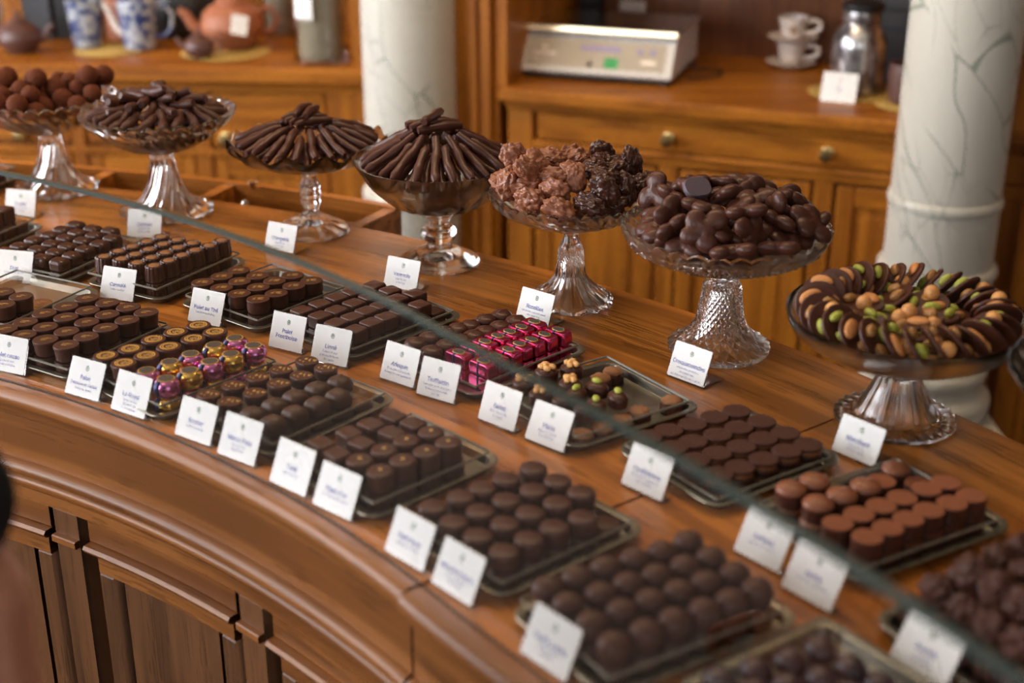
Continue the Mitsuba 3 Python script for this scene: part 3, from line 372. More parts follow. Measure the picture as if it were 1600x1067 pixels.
        '427,-0.0473,-0.2779,0.824,-0.4914],[4,-0.0239,-0.0688,0.1385,-0.2564,0.0604,0.8088,-0.5258],[3,-0.0081,-0.0662,0.1427,-0.193,-0.0501,0.7437,-0.638],[4,0.0086,-0.0735,0.1385,-0.7372,0.6468,0.0832,0.1766],[3,0.0208,-0.0597,0.1427,-0.0924,-0.1534,0.574,-0.7991],[4,0.0381,-0.0608,0.1385,0.0899,-0.2483,0.4308,-0.863],[3,0.0461,-0.0472,0.1427,-0.8797,0.3993,0.0896,0.2423],[4,0.0602,-0.0385,0.1385,-0.9249,0.3126,0.1317,0.1718],[3,0.0622,-0.0218,0.1427,-0.0528,-0.1721,0.1623,-0.9702],[4,0.0712,-0.007,0.1385,-0.9825,0.0516,0.1776,0.0208],[4,0.0134,-0.0173,0.1735,0.0,0.0,0.2711,0.9625],[2,0.0037,-0.0055,0.1735,0.0,0.0,0.3032,0.9529],[4,-0.0056,0.0057,0.1735,0.0,0.0,0.2847,0.9586],[2,-0.0099,0.0174,0.1735,0.0,0.0,0.2658,0.964],[4,0.0086,-0.0011,0.1858,0.0,0.0,0.6466,0.7628],[2,-0.0046,0.002,0.1858,0.0,0.0,0.5954,0.8034]],"D4":[[4,0.0092,-0.034,0.0984,-0.2968,0.9544,-0.0228,-0.0205],[0,-0.0058,-0.0036,0.0955,0.0147,0.0081,0.9943,-0.1051],[1,0.0392,0.0341,0.1053,0.2943,0.9444,0.1002,0.107],[0,-0.0348,0.0124,0.098,0.0371,-0.0167,0.904,-0.4256],[0,-0.0073,0.0545,0.1055,-0.0668,-0.0939,0.9758,-0.1859],[3,-0.005,0.0338,0.1043,0.9861,-0.0742,-0.1174,0.0907],[0,-0.0012,0.0207,0.1036,0.0815,0.1159,-0.0954,0.9853],[4,-0.0361,0.0005,0.1082,-0.0131,0.032,-0.1976,0.9797],[2,-0.035,0.0162,0.1054,0.2093,0.0068,-0.1856,0.9601],[0,0.0432,-0.019,0.1014,-0.0167,0.0171,0.5779,0.8158],[3,0.0678,0.0017,0.1714,0.9639,0.0332,-0.255,0.0698],[4,0.0737,0.0196,0.1654,0.9464,0.1546,-0.2366,0.1564],[3,0.0602,0.038,0.1714,-0.1631,0.219,0.2888,0.9176],[4,0.056,0.0546,0.1654,-0.1298,0.2239,0.3768,0.8894],[3,0.0346,0.0616,0.1714,-0.0611,0.2606,0.4685,0.8419],[4,0.0208,0.0757,0.1654,0.7782,0.5073,-0.3637,-0.0689],[3,0.0002,0.0706,0.1714,0.6448,0.7077,-0.0803,0.2774],[4,-0.0204,0.0771,0.1654,-0.1962,0.166,0.7669,0.588],[3,-0.0342,0.0582,0.1714,0.4011,0.8485,0.0877,0.3338],[4,-0.0564,0.0561,0.1654,-0.2936,-0.0458,0.8962,0.3294],[3,-0.0614,0.0354,0.1714,0.244,0.9348,-0.0901,0.2419],[4,-0.0761,0.0193,0.1654,0.1504,0.9512,-0.1178,0.2422],[3,-0.0707,-0.0005,0.1714,-0.2404,-0.3521,0.9001,-0.0899],[4,-0.0764,-0.0212,0.1654,-0.2559,-0.0215,0.9599,-0.1121],[3,-0.0626,-0.0352,0.1714,-0.2721,0.0402,0.9408,-0.1979],[4,-0.0531,-0.0546,0.1654,-0.3595,0.896,0.0547,0.2549],[3,-0.0369,-0.0628,0.1714,-0.1479,-0.2556,0.8145,-0.4995],[4,-0.0191,-0.0763,0.1654,-0.0453,-0.3467,0.6987,-0.6241],[3,0.0014,-0.0718,0.1714,-0.2144,-0.1493,0.68,-0.6851],[4,0.0195,-0.0753,0.1654,-0.3104,-0.0756,0.626,-0.7114],[3,0.034,-0.0614,0.1714,-0.2021,-0.1774,0.5104,-0.8168],[4,0.0534,-0.055,0.1654,-0.8573,0.4132,0.1643,0.2595],[3,0.062,-0.035,0.1714,-0.9357,0.2397,0.2569,0.032],[4,0.0753,-0.0194,0.1654,-0.016,-0.2566,0.1159,-0.9594],[3,0.0626,0.0087,0.1576,0.9434,0.0317,-0.2694,-0.1907],[4,0.0656,0.0253,0.1516,0.0306,0.2655,0.1504,0.9518],[3,0.0521,0.0378,0.1576,0.8943,0.3402,-0.1956,0.2149],[4,0.0436,0.0557,0.1516,0.86,0.3392,-0.3489,-0.1533],[3,0.0246,0.0589,0.1576,0.8143,0.5102,-0.2717,0.0525],[4,0.0079,0.069,0.1516,0.6965,0.6604,-0.1123,0.2572],[3,-0.0095,0.063,0.1576,0.6453,0.7163,-0.2207,0.1475],[4,-0.0261,0.0645,0.1516,-0.0054,0.4232,0.6982,0.5774],[3,-0.0378,0.0495,0.1576,-0.1934,0.1839,0.8493,0.4555],[4,-0.0565,0.0425,0.1516,-0.2384,0.0964,0.9163,0.3071],[3,-0.0565,0.0233,0.1576,-0.2723,-0.0604,0.9467,0.1613],[4,-0.0691,0.0095,0.1516,0.1013,0.9538,-0.1413,0.2451],[3,-0.0622,-0.0079,0.1576,-0.2651,0.2248,0.9376,-0.0021],[4,-0.067,-0.0258,0.1516,-0.256,-0.0265,0.9518,-0.1669],[3,-0.0506,-0.0396,0.1576,-0.3124,0.1339,0.9045,-0.2575],[4,-0.0431,-0.0558,0.1516,-0.4504,0.8517,0.186,0.1929],[3,-0.023,-0.0599,0.1576,-0.1756,-0.1947,0.7746,-0.5756],[4,-0.0092,-0.071,0.1516,-0.2296,-0.1265,0.7381,-0.6217],[3,0.0085,-0.0643,0.1576,-0.1001,-0.2529,0.6206,-0.7354],[4,0.026,-0.0649,0.1516,-0.7906,0.5556,0.1987,0.1637],[3,0.039,-0.0496,0.1576,-0.1459,-0.2145,0.4257,-0.8669],[4,0.0559,-0.0427,0.1516,-0.8948,0.3497,0.2033,0.1891],[3,0.0583,-0.0256,0.1576,-0.0431,-0.2532,0.1961,-0.9463],[4,0.0704,-0.01,0.1516,-0.9639,0.0'
        '664,0.2578,-0.0067],[4,0.0059,-0.013,0.2005,0.0,0.0,0.2243,0.9745],[2,-0.0025,0.0,0.2005,0.0,0.0,0.2176,0.976],[4,-0.0125,0.013,0.2005,0.0,0.0,0.2176,0.976],[4,-0.0036,0.0,0.2136,0.0,0.0,0.5813,0.8137]],"D1":[[0,0.0489,-0.0032,0.1322,0.6823,0.1665,0.0368,-0.7109],[1,-0.0353,0.0389,0.1351,-0.3573,-0.4569,-0.1066,-0.8076],[2,0.0221,-0.0206,0.1284,-0.0265,-0.2884,-0.794,0.5346],[3,-0.0656,0.0073,0.1403,0.4483,0.8695,0.0254,-0.2058],[0,0.0751,-0.004,0.1465,-0.2472,-0.701,0.4453,-0.4991],[1,0.0658,-0.0422,0.1532,-0.6151,-0.1067,0.7714,0.1229],[2,-0.0192,-0.0526,0.1376,-0.7288,-0.5076,0.4451,-0.1143],[3,0.0334,0.0503,0.138,-0.3403,-0.1018,0.3298,0.8747],[0,-0.0438,-0.0133,0.1321,-0.4283,-0.2156,-0.2767,-0.8328],[1,0.003,0.0393,0.1284,-0.5178,-0.5739,0.6301,-0.0739],[2,0.0375,-0.0254,0.1593,-0.6509,0.2593,-0.1429,-0.699],[3,-0.0141,-0.0189,0.1262,-0.4926,-0.486,-0.7215,0.0245],[0,-0.0469,0.0228,0.1592,-0.8571,-0.1021,0.3863,0.3251],[1,0.0088,-0.0747,0.1489,0.4545,0.4591,0.6101,-0.4587],[2,-0.0261,0.0694,0.1454,0.2953,-0.6496,-0.2104,-0.6683],[3,0.0048,0.0074,0.1248,0.4256,0.5415,-0.0802,0.7206],[0,-0.0504,-0.0452,0.1402,-0.5279,0.1178,0.1197,-0.8326],[1,-0.0679,-0.0199,0.1571,0.1817,0.8044,-0.4252,0.3731],[2,-0.0157,0.0156,0.1492,-0.0788,0.9023,0.2467,0.3448],[3,-0.0535,0.0545,0.1565,0.308,0.1193,-0.6684,0.6664],[0,0.0857,-0.0227,0.1675,-0.7894,0.1374,0.3537,-0.4826],[1,0.0099,-0.0423,0.1505,0.0984,0.7918,-0.0163,-0.6025],[2,0.0555,0.0215,0.1515,-0.9192,-0.3064,-0.1863,-0.1628],[3,0.0232,0.0217,0.1463,-0.8096,0.3182,-0.4846,-0.0923],[0,0.0057,0.068,0.1404,0.2786,-0.351,-0.1232,0.8855],[1,-0.0066,-0.0156,0.1585,0.526,-0.7782,-0.048,0.3396],[2,0.062,0.0546,0.159,0.8031,0.097,-0.3455,-0.4756],[3,-0.0372,-0.0063,0.1614,0.7138,0.3464,-0.5717,-0.2092],[0,-0.0527,-0.0441,0.1699,-0.3504,0.6101,-0.5808,0.4095],[1,0.0032,0.0423,0.1607,0.4574,0.2612,-0.4481,0.7224],[2,-0.0273,0.0432,0.1746,-0.3289,0.2068,-0.3654,-0.8459],[0,0.0583,-0.0038,0.1713,-0.3011,-0.3424,-0.0781,0.8866],[1,0.0337,0.0377,0.1719,0.6708,-0.4281,0.46,-0.3938],[2,0.0191,0.0013,0.1714,-0.2277,0.428,-0.2616,-0.8346],[3,-0.0504,-0.0741,0.164,-0.5867,0.0572,0.0828,0.8035],[0,0.0001,0.0844,0.1649,-0.6401,0.6539,0.3808,-0.1332],[1,-0.0148,-0.0895,0.1658,0.4966,0.2924,-0.5123,0.6367],[2,0.0871,0.048,0.1817,-0.9435,0.0461,0.0019,0.3282],[3,0.0617,0.0271,0.1836,-0.5843,-0.0281,-0.1133,0.8031],[0,-0.0016,-0.0595,0.1741,-0.5146,0.047,-0.1689,-0.8393],[1,-0.0577,-0.0192,0.1881,0.794,-0.0211,-0.4411,0.4179],[2,-0.0617,0.0141,0.1864,-0.6842,0.237,0.5514,-0.4144],[3,0.0782,-0.0069,0.1945,-0.2437,-0.3055,-0.0732,-0.9176],[0,-0.0259,-0.0324,0.1761,-0.7104,-0.0809,0.5973,0.3632],[1,-0.0031,-0.0149,0.1908,0.8932,0.3585,-0.264,-0.0634]],"D5":[[2,-0.0572,-0.004,0.1332,0.0983,0.4075,0.7208,0.552],[3,0.0305,0.0126,0.1334,0.0946,0.0888,0.1545,0.9794],[3,0.0341,-0.012,0.1349,0.2136,-0.1344,-0.6432,0.7229],[0,-0.015,-0.0429,0.1294,-0.0456,0.2879,-0.0375,0.9558],[1,-0.0041,-0.0134,0.1257,-0.1015,0.0597,-0.3473,0.9303],[2,0.0268,-0.0085,0.1861,-0.082,-0.0938,0.752,-0.6473],[3,-0.0234,0.0334,0.1848,0.1581,-0.0536,0.9174,-0.3612],[0,0.0007,-0.0373,0.1838,0.4211,0.2479,-0.5409,0.6846],[0,0.0378,0.0404,0.1792,-0.6927,0.704,-0.1517,0.0388],[0,-0.0473,-0.0056,0.1895,0.3511,-0.2346,0.8234,0.379],[3,0.0412,-0.0432,0.1841,0.1654,0.0166,0.9302,-0.3271],[3,-0.0305,0.0585,0.1788,0.2608,-0.292,0.5355,0.7483],[1,-0.0269,-0.0353,0.1788,-0.0026,0.5032,0.8361,0.2185],[3,0.0863,0.0029,0.1577,-0.034,0.9778,-0.0869,-0.1875],[3,-0.0642,0.0223,0.1753,-0.0154,-0.4457,-0.2809,0.8498],[2,0.0197,-0.086,0.1618,0.1404,0.3527,0.9049,0.1925],[1,0.0077,0.0484,0.1799,-0.1958,-0.3045,-0.2708,0.892],[3,-0.0823,-0.0275,0.1767,0.3579,-0.5629,-0.3584,0.6531],[0,0.0539,-0.0018,0.1806,-0.3025,-0.0165,0.7795,0.5482],[1,-0.059,0.049,0.1716,-0.5595,-0.559,0.5838,-0.1835],[3,-0.0243,-0.0652,0.1742,0.3478,0.8202,-0.4514,-0.051],[1,0.0444,0.0715,0.1568,0.1277,0.1237,0.9822,0.0599],[2,-0.0813,-0.0096,0.1648,0.6437,0.6147,0.1388,-0.4342],[1,0.0459,-'
        '0.065,0.1594,0.1121,0.1642,-0.0214,0.9798],[2,-0.0003,0.0864,0.1741,-0.2794,0.52,0.8056,-0.0505],[0,-0.06,-0.0378,0.1688,-0.265,-0.0039,-0.1002,0.959],[1,0.0634,0.0255,0.172,0.3876,-0.5683,0.6598,-0.3024],[2,0.0787,0.0285,0.1829,0.1149,0.635,-0.2185,0.732],[3,-0.0744,0.0229,0.1935,0.2817,0.7115,0.6003,-0.2324],[2,-0.0589,-0.0372,0.1924,0.0978,0.4302,0.2194,0.8702],[1,0.0916,-0.0222,0.1686,-0.5533,-0.3265,0.2714,0.7167],[0,-0.0189,-0.0874,0.1554,0.038,0.9111,-0.3147,-0.2633],[0,0.0426,0.0777,0.1801,-0.5092,0.6117,-0.5024,-0.338],[2,0.0652,-0.0426,0.1685,0.6643,0.1857,-0.6445,0.3299],[2,-0.0388,0.0798,0.1608,0.8115,0.3668,0.0175,-0.4546],[2,-0.0551,-0.0661,0.1638,-0.458,0.0365,-0.4697,0.7539],[0,0.061,0.053,0.1717,-0.5859,0.7762,-0.2272,0.052],[2,-0.0894,0.027,0.1567,0.623,0.762,0.0722,-0.1617],[1,0.0372,-0.0801,0.1782,-0.5426,0.3531,0.2984,0.7013],[0,0.0245,0.0678,0.1671,0.5416,-0.3433,0.6998,-0.3149]],"D6":[[1,-0.0205,0.0385,0.1309,0.0536,-0.069,0.9952,0.0449],[1,-0.024,0.0693,0.1407,0.1315,-0.1874,0.871,-0.4347],[0,0.0092,0.0086,0.1271,0.2708,-0.0403,-0.1669,0.9472],[3,0.0194,-0.02,0.1291,-0.0363,0.0346,0.995,0.0867],[3,0.0034,-0.0682,0.137,-0.025,0.1321,0.983,0.1248],[1,-0.0385,-0.012,0.1302,0.6209,0.7814,-0.056,-0.0286],[1,0.0299,-0.012,0.1944,-0.1681,-0.1574,0.948,0.2199],[1,-0.0198,0.0353,0.1869,-0.1646,-0.0964,-0.0159,0.9815],[1,0.0067,-0.0413,0.1926,-0.3434,0.1956,0.7658,-0.5072],[0,0.0261,0.0252,0.1951,0.6805,0.0751,0.2273,0.6925],[1,-0.061,0.0045,0.1915,0.3468,0.1399,0.9206,-0.1128],[0,0.0487,-0.0314,0.1946,0.7072,-0.1708,0.5812,-0.3647],[2,-0.0137,0.0679,0.1752,-0.1005,0.0398,0.1506,0.9827],[1,-0.0236,-0.0641,0.1822,0.037,-0.3714,0.8345,-0.4053],[0,0.0593,0.0211,0.1821,0.333,0.0741,0.9365,-0.0817],[2,-0.0579,0.041,0.1847,0.1001,0.2343,-0.437,0.8626],[1,0.0245,-0.0561,0.1781,-0.0373,-0.2025,0.8401,-0.5019],[1,0.0163,0.0569,0.1865,0.3643,-0.0144,-0.0928,0.9265],[3,-0.0673,-0.0321,0.1821,-0.4125,0.6266,0.6601,-0.0372],[3,0.0723,-0.0129,0.1766,0.3134,-0.0943,0.7397,-0.588],[0,-0.0424,0.0678,0.17,0.7919,0.5955,-0.0937,0.0977],[2,-0.0092,-0.0839,0.1738,-0.0248,0.1624,0.2137,0.963],[1,0.0767,0.0435,0.1736,0.5444,-0.5211,0.5439,0.3692],[1,-0.0818,0.0062,0.1692,-0.1828,-0.0727,0.8488,0.4908],[3,0.0565,-0.0542,0.1804,-0.0125,0.3191,0.4235,0.8477],[2,-0.0119,0.0986,0.1609,-0.3769,-0.0219,0.0768,0.9228],[1,-0.0566,-0.0743,0.1637,0.0338,-0.2131,0.6772,0.7035],[0,0.1001,0.0077,0.1646,0.3833,0.6757,0.3619,0.5154],[1,-0.0747,0.05,0.1653,-0.0905,0.2068,0.805,-0.5487],[3,0.0146,-0.0887,0.1794,0.2925,0.5417,-0.1612,0.7714],[3,0.0401,0.077,0.1691,0.2894,0.1223,0.8334,-0.4546],[0,-0.0064,-0.0125,0.2015,-0.102,-0.2885,-0.5669,0.7648],[1,-0.0436,0.005,0.2016,-0.2903,0.8713,-0.0348,-0.3942],[0,-0.0076,0.051,0.1986,0.3657,0.9079,-0.2019,0.0341],[3,-0.0347,-0.0376,0.194,-0.0295,0.18,0.3895,0.9028],[2,0.0585,0.0024,0.1902,-0.0949,-0.2693,0.1518,0.9463],[1,-0.0437,0.0437,0.1984,-0.1749,0.0873,0.9034,0.3815],[1,0.0065,-0.0786,0.2022,-0.1428,0.1426,0.852,0.4831],[3,0.0421,0.0496,0.1942,0.0587,0.181,-0.1753,0.966],[3,0.09,-0.0524,0.1804,0.3515,-0.0698,0.8142,0.4568],[0,-0.034,0.0893,0.1838,0.6952,0.2074,-0.2131,-0.6545],[3,-0.0375,-0.0899,0.1863,-0.4783,0.7279,0.3818,0.3092],[0,0.0957,0.0342,0.1761,0.8325,0.2555,-0.3893,-0.3001],[1,-0.0823,0.0452,0.1867,0.0202,-0.53,0.583,0.6155],[1,0.0451,-0.1004,0.1664,0.7521,-0.6321,0.1094,0.1514],[1,0.0207,0.0885,0.1756,-0.3344,0.3649,0.822,0.2815],[3,-0.0692,-0.0574,0.1733,-0.2949,0.3675,0.8788,-0.0747],[1,0.0982,-0.0329,0.1663,-0.2008,-0.405,0.1119,0.885],[2,-0.0548,0.0845,0.1653,-0.4662,-0.3405,0.4043,0.7093],[3,-0.0086,-0.1098,0.1662,0.0015,0.984,-0.1676,0.0609],[3,0.0718,0.0818,0.1662,0.147,-0.0079,-0.5541,0.8193],[1,-0.0901,-0.0252,0.1637,-0.4223,0.8803,-0.0389,0.2127],[0,0.0661,-0.0662,0.1638,-0.159,0.9729,0.1078,-0.1289]]}}')
D = json.loads(DATA)

# ------------------------------------------------------------------ the room
def wall_with_holes(key, axis, pos, a0, a1, z0, z1, holes, thick, material='plaster'):
    poly = sg.box(a0, z0, a1, z1)
    for h in holes: poly = poly.difference(sg.box(*h))
    m = extrude(poly, 0, thick)          # local x = a, y = z, z = thickness
    v = m.vertices.copy()
    m.vertices = np.c_[v[:, 0], pos + v[:, 2], v[:, 1]] if axis == 'y' else np.c_[pos + v[:, 2], v[:, 0], v[:, 1]]
    m.fix_normals()
    put(key, m, material, smooth=False); tag(key, 'plain plaster wall of the shop', kind='structure')


X0, X1, Y0, Y1, ZC = ROOM['x0'], ROOM['x1'], ROOM['y0'], ROOM['y1'], ROOM['z1']
wall_with_holes('wall_left', 'x', X0 - .12, Y0, Y1, 0, ZC, [(-.8, .7, 1.1, 3.0), (1.6, .7, 3.5, 3.0)], .12)
wall_with_holes('wall_front', 'y', Y0 - .12, X0, X1, 0, ZC, [(-2.6, .7, -.4, 3.1), (.4, .7, 2.6, 3.1)], .12)
wall_with_holes('wall_right', 'x', X1, Y0, Y1, 0, ZC, [], .12)
wall_with_holes('wall_back', 'y', Y1, X0, X1, 0, ZC, [], .12)
for key, m, mt in (('floor', box(X0, X1, Y0, Y1, -.1, 0), 'stone_floor'), ('ceiling', box(X0, X1, Y0, Y1, ZC, ZC + .1), 'ceiling_white')):
    put(key, m, mt, smooth=False); tag(key, {'floor': 'stone floor of the shop', 'ceiling': 'white ceiling'}[key], kind='structure')
for w, (ax, c) in {'window_1': ('x', .15), 'window_2': ('x', 2.55), 'window_3': ('y', -1.5), 'window_4': ('y', 1.5)}.items():
    hw = .95 if ax == 'x' else 1.1; zc, hz = (1.85, 1.15) if ax == 'x' else (1.9, 1.2)
    bars = [(-hw, -hw + .05, -hz, hz), (hw - .05, hw, -hz, hz), (-hw, hw, -hz, -hz + .05), (-hw, hw, hz - .05, hz), (-.02, .02, -hz, hz), (-hw, hw, .3, .34)]
    for (a0, a1, z0, z1) in bars:
        m = box(X0 + .03, X0 + .08, c + a0, c + a1, zc + z0, zc + z1) if ax == 'x' else box(c + a0, c + a1, Y0 + .03, Y0 + .08, zc + z0, zc + z1)
        part(w, 'frame_bar', m, 'frame_paint', smooth=False)
    tag(w, 'tall shop window with dark glazing bars', kind='structure')
for (x, y, e) in LAMPS:
    t = numbered('ceiling_spotlight')
    tag(t, 'warm ceiling spotlight above the counters', 'ceiling light', 'ceiling spotlights')
    part(t, 'housing', moved(lathe([(0, .35), (.012, .35), (.012, .05), (.09, .045), (.09, -.05), (.078, -.05), (.078, .035), (0, .035)], 32), mat4(t=(x, y, LAMP_Z))), 'black_plastic')
    k = t + '__lamp'
    scene[k] = {'type': 'disk', 'to_world': T().translate([x, y, LAMP_Z - .02]).rotate([1, 0, 0], 180).scale(LAMP_R), 'emitter': {'type': 'area', 'radiance': rgb(WARM * e)}}

# ------------------------------------------------------------------ the curved display counter
def arc_path(a0, a1, step=1.0):
    n = max(2, int(abs(a1 - a0) / step) + 1); a = np.radians(np.linspace(a0, a1, n)); u = np.c_[np.cos(a), np.sin(a)]
    return np.array([CX, CY]) + R1 * u, -u


G2 = np.array(D['GROOVE2']); _t = np.r_[0, np.cumsum(np.linalg.norm(np.diff(G2, axis=0), axis=1))]
JOINT = math.radians(37.4)
_p0 = np.array([CX + R1 * math.cos(JOINT), CY + R1 * math.sin(JOINT)])
_fx, _fy = (np.polyfit(_t[1:], G2[1:, k] - _p0[k], 2, w=None) for k in (0, 1))


def line_path(s0, s1, n=40):
    """The straighter run of the front edge to the right of the joint; s in metres from the joint."""
    s = np.linspace(s0, s1, n); o = np.array([np.polyval(_fx, 0), np.polyval(_fy, 0)])
    P = np.c_[np.polyval(_fx, s), np.polyval(_fy, s)] - o * np.exp(-s / .08)[:, None] + _p0
    t = np.gradient(P, axis=0); t /= np.linalg.norm(t, axis=1)[:, None]
    return P, np.c_[t[:, 1], -t[:, 0]]


def sweep(prof, path):
    """A closed profile of (d, z), d towards the customers, along a plan path."""
    P, N = path; pr_ = np.array(prof, float); k = len(pr_); n = len(P)
    V = np.concatenate([np.c_[P + N * d, np.full(n, z)][:, None] for d, z in pr_], 1).reshape(-1, 3)
    F = []
    for a in range(k):
        b = (a + 1) % k; i = np.arange(n - 1)
        F.append(np.c_[i * k + a, i * k + b, (i + 1) * k + b]); F.append(np.c_[i * k + a, (i + 1) * k + b, (i + 1) * k + a])
    vv, ff = trimesh.creation.triangulate_polygon(sg.Polygon(pr_), engine='earcut')
    m = None
    if len(vv) == k:
        idx = [int(np.argmin(((pr_ - v) ** 2).sum(1))) for v in vv]; ff = np.array(idx)[ff]
        F.append(ff); F.append(ff[:, ::-1] + (n - 1) * k)
    m = trimesh.Trimesh(V, np.vstack(F), process=False); m.fix_normals(); return m


C = 'display_counter'
tag(C, 'long curved oak shop counter carrying the chocolate trays and glass stands', 'counter')
S1, S2 = arc_path(84, 37.5, .75), line_path(.002, .95)


def plan(front, r_in, r_out, a0, a1):
    a = np.radians(np.linspace(a0, a1, max(3, int(abs(a1 - a0)))))
    out = np.array([CX, CY]) + r_out * np.c_[np.cos(a), np.sin(a)]
    if front is None: front = np.array([CX, CY]) + r_in * np.c_[np.cos(a), np.sin(a)]
    return sg.Polygon(np.vstack([front, out[::-1]])).buffer(0)


gap = .0006
f1 = S1[0] - S1[1] * .003; f2 = S2[0] - S2[1] * .003
RM = 2.185
rightcut = sg.Polygon([(CX, CY)] + [(CX + 4 * math.cos(a), CY + 4 * math.sin(a)) for a in np.radians(np.linspace(-25, 37.38, 20))])
ring = plan(None, RM, RB, 84, 1)
inner2 = sg.Polygon(np.vstack([f2, [CX + RM * math.cos(a) * 1 for a in [0]] and np.array([[CX + RM * math.cos(a), CY + RM * math.sin(a)] for a in np.radians(np.linspace(2, 37.38, 30))])])).buffer(0)
for nm, poly in (('top_board', plan(f1, 0, RM, 84, 37.42)), ('top_board', plan(None, RM, RB, 84, 37.42)), ('top_board', inner2), ('top_board', plan(None, RM, RB, 37.38, 2))):
    part(C, nm, extrude(poly.buffer(-gap), ZT - .035, ZT), 'oak_top', smooth=False)
# carcass behind the mouldings
body = sg.Polygon(np.vstack([S1[0] - S1[1] * .006, f2 - S2[1] * .004, [[CX + 2.25 * math.cos(a), CY + 2.25 * math.sin(a)] for a in np.radians(np.linspace(2, 84, 60))]])).buffer(0)
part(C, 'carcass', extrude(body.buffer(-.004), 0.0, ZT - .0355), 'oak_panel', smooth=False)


def nose(w):
    o = [(-.0015, -.0355), (-.0015, -.001), (.0035, 0.0)]
    for a in np.linspace(90, -70, 9): o.append((w - .011 + .011 * math.cos(math.radians(a)), -.0115 + .0115 * math.sin(math.radians(a))))
    o += [(w - .010, -.0265), (w - .012, -.030), (w - .012, -.0355)]
    return [(d, ZT + z) for d, z in o]


NF = .010
for path, w, nm in ((S1, .021, 'a'), (S2, .026, 'b')):
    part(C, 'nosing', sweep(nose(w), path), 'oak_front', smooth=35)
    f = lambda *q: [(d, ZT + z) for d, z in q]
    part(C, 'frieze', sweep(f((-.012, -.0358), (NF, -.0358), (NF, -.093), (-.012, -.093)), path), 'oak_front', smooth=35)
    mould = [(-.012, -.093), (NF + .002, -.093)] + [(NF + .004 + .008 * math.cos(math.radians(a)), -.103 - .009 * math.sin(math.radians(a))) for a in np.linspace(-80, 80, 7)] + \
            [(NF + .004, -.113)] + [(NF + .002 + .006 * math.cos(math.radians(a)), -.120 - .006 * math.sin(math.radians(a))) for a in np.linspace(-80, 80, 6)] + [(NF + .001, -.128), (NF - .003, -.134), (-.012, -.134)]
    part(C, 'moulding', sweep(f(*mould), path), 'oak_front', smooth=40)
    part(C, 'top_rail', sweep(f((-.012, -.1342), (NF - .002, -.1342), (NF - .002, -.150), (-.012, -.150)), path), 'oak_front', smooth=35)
# glass slot: dark strip let into the wood
def zz(*q): return [(d, ZT + z) for d, z in q]
for path in (S1, S2):
    part(C, 'glass_channel', sweep(zz((-.0032, -.010), (-.0032, .0006), (-.0012, .0006), (-.0012, -.010)), path), 'groove_dark', smooth=False)


def arcbox(a0, a1, d0, d1, z0, z1, ch=.0015):
    pr_ = [(d0, ZT + z0), (d1 - ch, ZT + z0), (d1, ZT + z0 + ch), (d1, ZT + z1 - ch), (d1 - ch, ZT + z1), (d0, ZT + z1)]
    return sweep(pr_, arc_path(a0, a1, 1.5))


ZL = -.80
for a in (70.35, 59.05, 47.65):
    part(C, 'stile', arcbox(a + .72, a - .72, -.012, NF - .003, -.950 + .1, -.1502), 'oak_panel')
    part(C, 'stile_bead', arcbox(a + .70, a - .70, NF - .0029, NF + .005, -.194, -.184), 'oak_front')
for a1_, a0_ in ((81.0, 71.5), (69.2, 60.2), (57.85, 48.8), (46.5, 38.6)):
    part(C, 'frieze_panel', arcbox(a1_, a0_, -.012, NF - .007, -.1835, -.1502), 'oak_front')
    part(C, 'transom', sweep(zz((-.012, -.196), (NF - .004, -.196), (NF + .003, -.193), (NF + .006, -.188), (NF + .003, -.184), (NF - .004, -.1838), (-.012, -.1838)), arc_path(a1_, a0_, 1.5)), 'oak_front', smooth=40)
    part(C, 'frame_rail', arcbox(a1_ - .55, a0_ + .10, -.012, NF - .003, -.2205, -.1962), 'oak_front')
    part(C, 'frame_rail', arcbox(a1_ - .55, a0_ + .10, -.012, NF - .003, ZL, ZL + .03), 'oak_front')
    part(C, 'frame_stile', arcbox(a1_ - .55, a1_ - 1.35, -.012, NF - .003, ZL + .0302, -.2207), 'oak_panel')
    part(C, 'frame_stile', arcbox(a0_ + .90, a0_ + .10, -.012, NF - .003, ZL + .0302, -.2207), 'oak_panel')
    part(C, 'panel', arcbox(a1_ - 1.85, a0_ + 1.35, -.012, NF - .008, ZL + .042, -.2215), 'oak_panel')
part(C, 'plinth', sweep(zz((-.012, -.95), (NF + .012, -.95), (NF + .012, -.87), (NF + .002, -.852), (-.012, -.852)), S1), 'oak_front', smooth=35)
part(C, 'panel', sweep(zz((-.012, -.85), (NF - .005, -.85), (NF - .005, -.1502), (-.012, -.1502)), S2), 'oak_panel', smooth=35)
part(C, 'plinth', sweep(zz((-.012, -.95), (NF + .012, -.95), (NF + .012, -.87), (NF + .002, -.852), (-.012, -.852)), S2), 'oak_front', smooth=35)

# the glass guard along the front edge
GH = .258
for path, lab in ((arc_path(84, 37.44, .75), 'curved clear glass guard along the left part of the counter front'), (line_path(.0012, .95), 'straighter clear glass guard along the right part of the counter front')):
    t = numbered('glass_guard'); tag(t, lab, 'glass guard')
    P, N = path; n = len(P); z0, z1 = ZT + .0008, ZT + GH
    for off, nm in ((-.0022, 'pane'),):
        V = np.vstack([np.c_[P + N * off, np.full(n, z0)], np.c_[P + N * off, np.full(n, z1)]]); i = np.arange(n - 1)
        m = trimesh.Trimesh(V, np.vstack([np.c_[i, i + 1, n + i + 1], np.c_[i, n + i + 1, n + i]]), process=False)
        part(t, nm, m, 'pane', smooth=True)
    part(t, 'polished_edge', sweep([(-.0062, z1 + .0001), (.0018, z1 + .0001), (.0018, z1 + .0030), (.0010, z1 + .0036), (-.0054, z1 + .0036), (-.0062, z1 + .0030)], path), 'glass_edge', smooth=35)

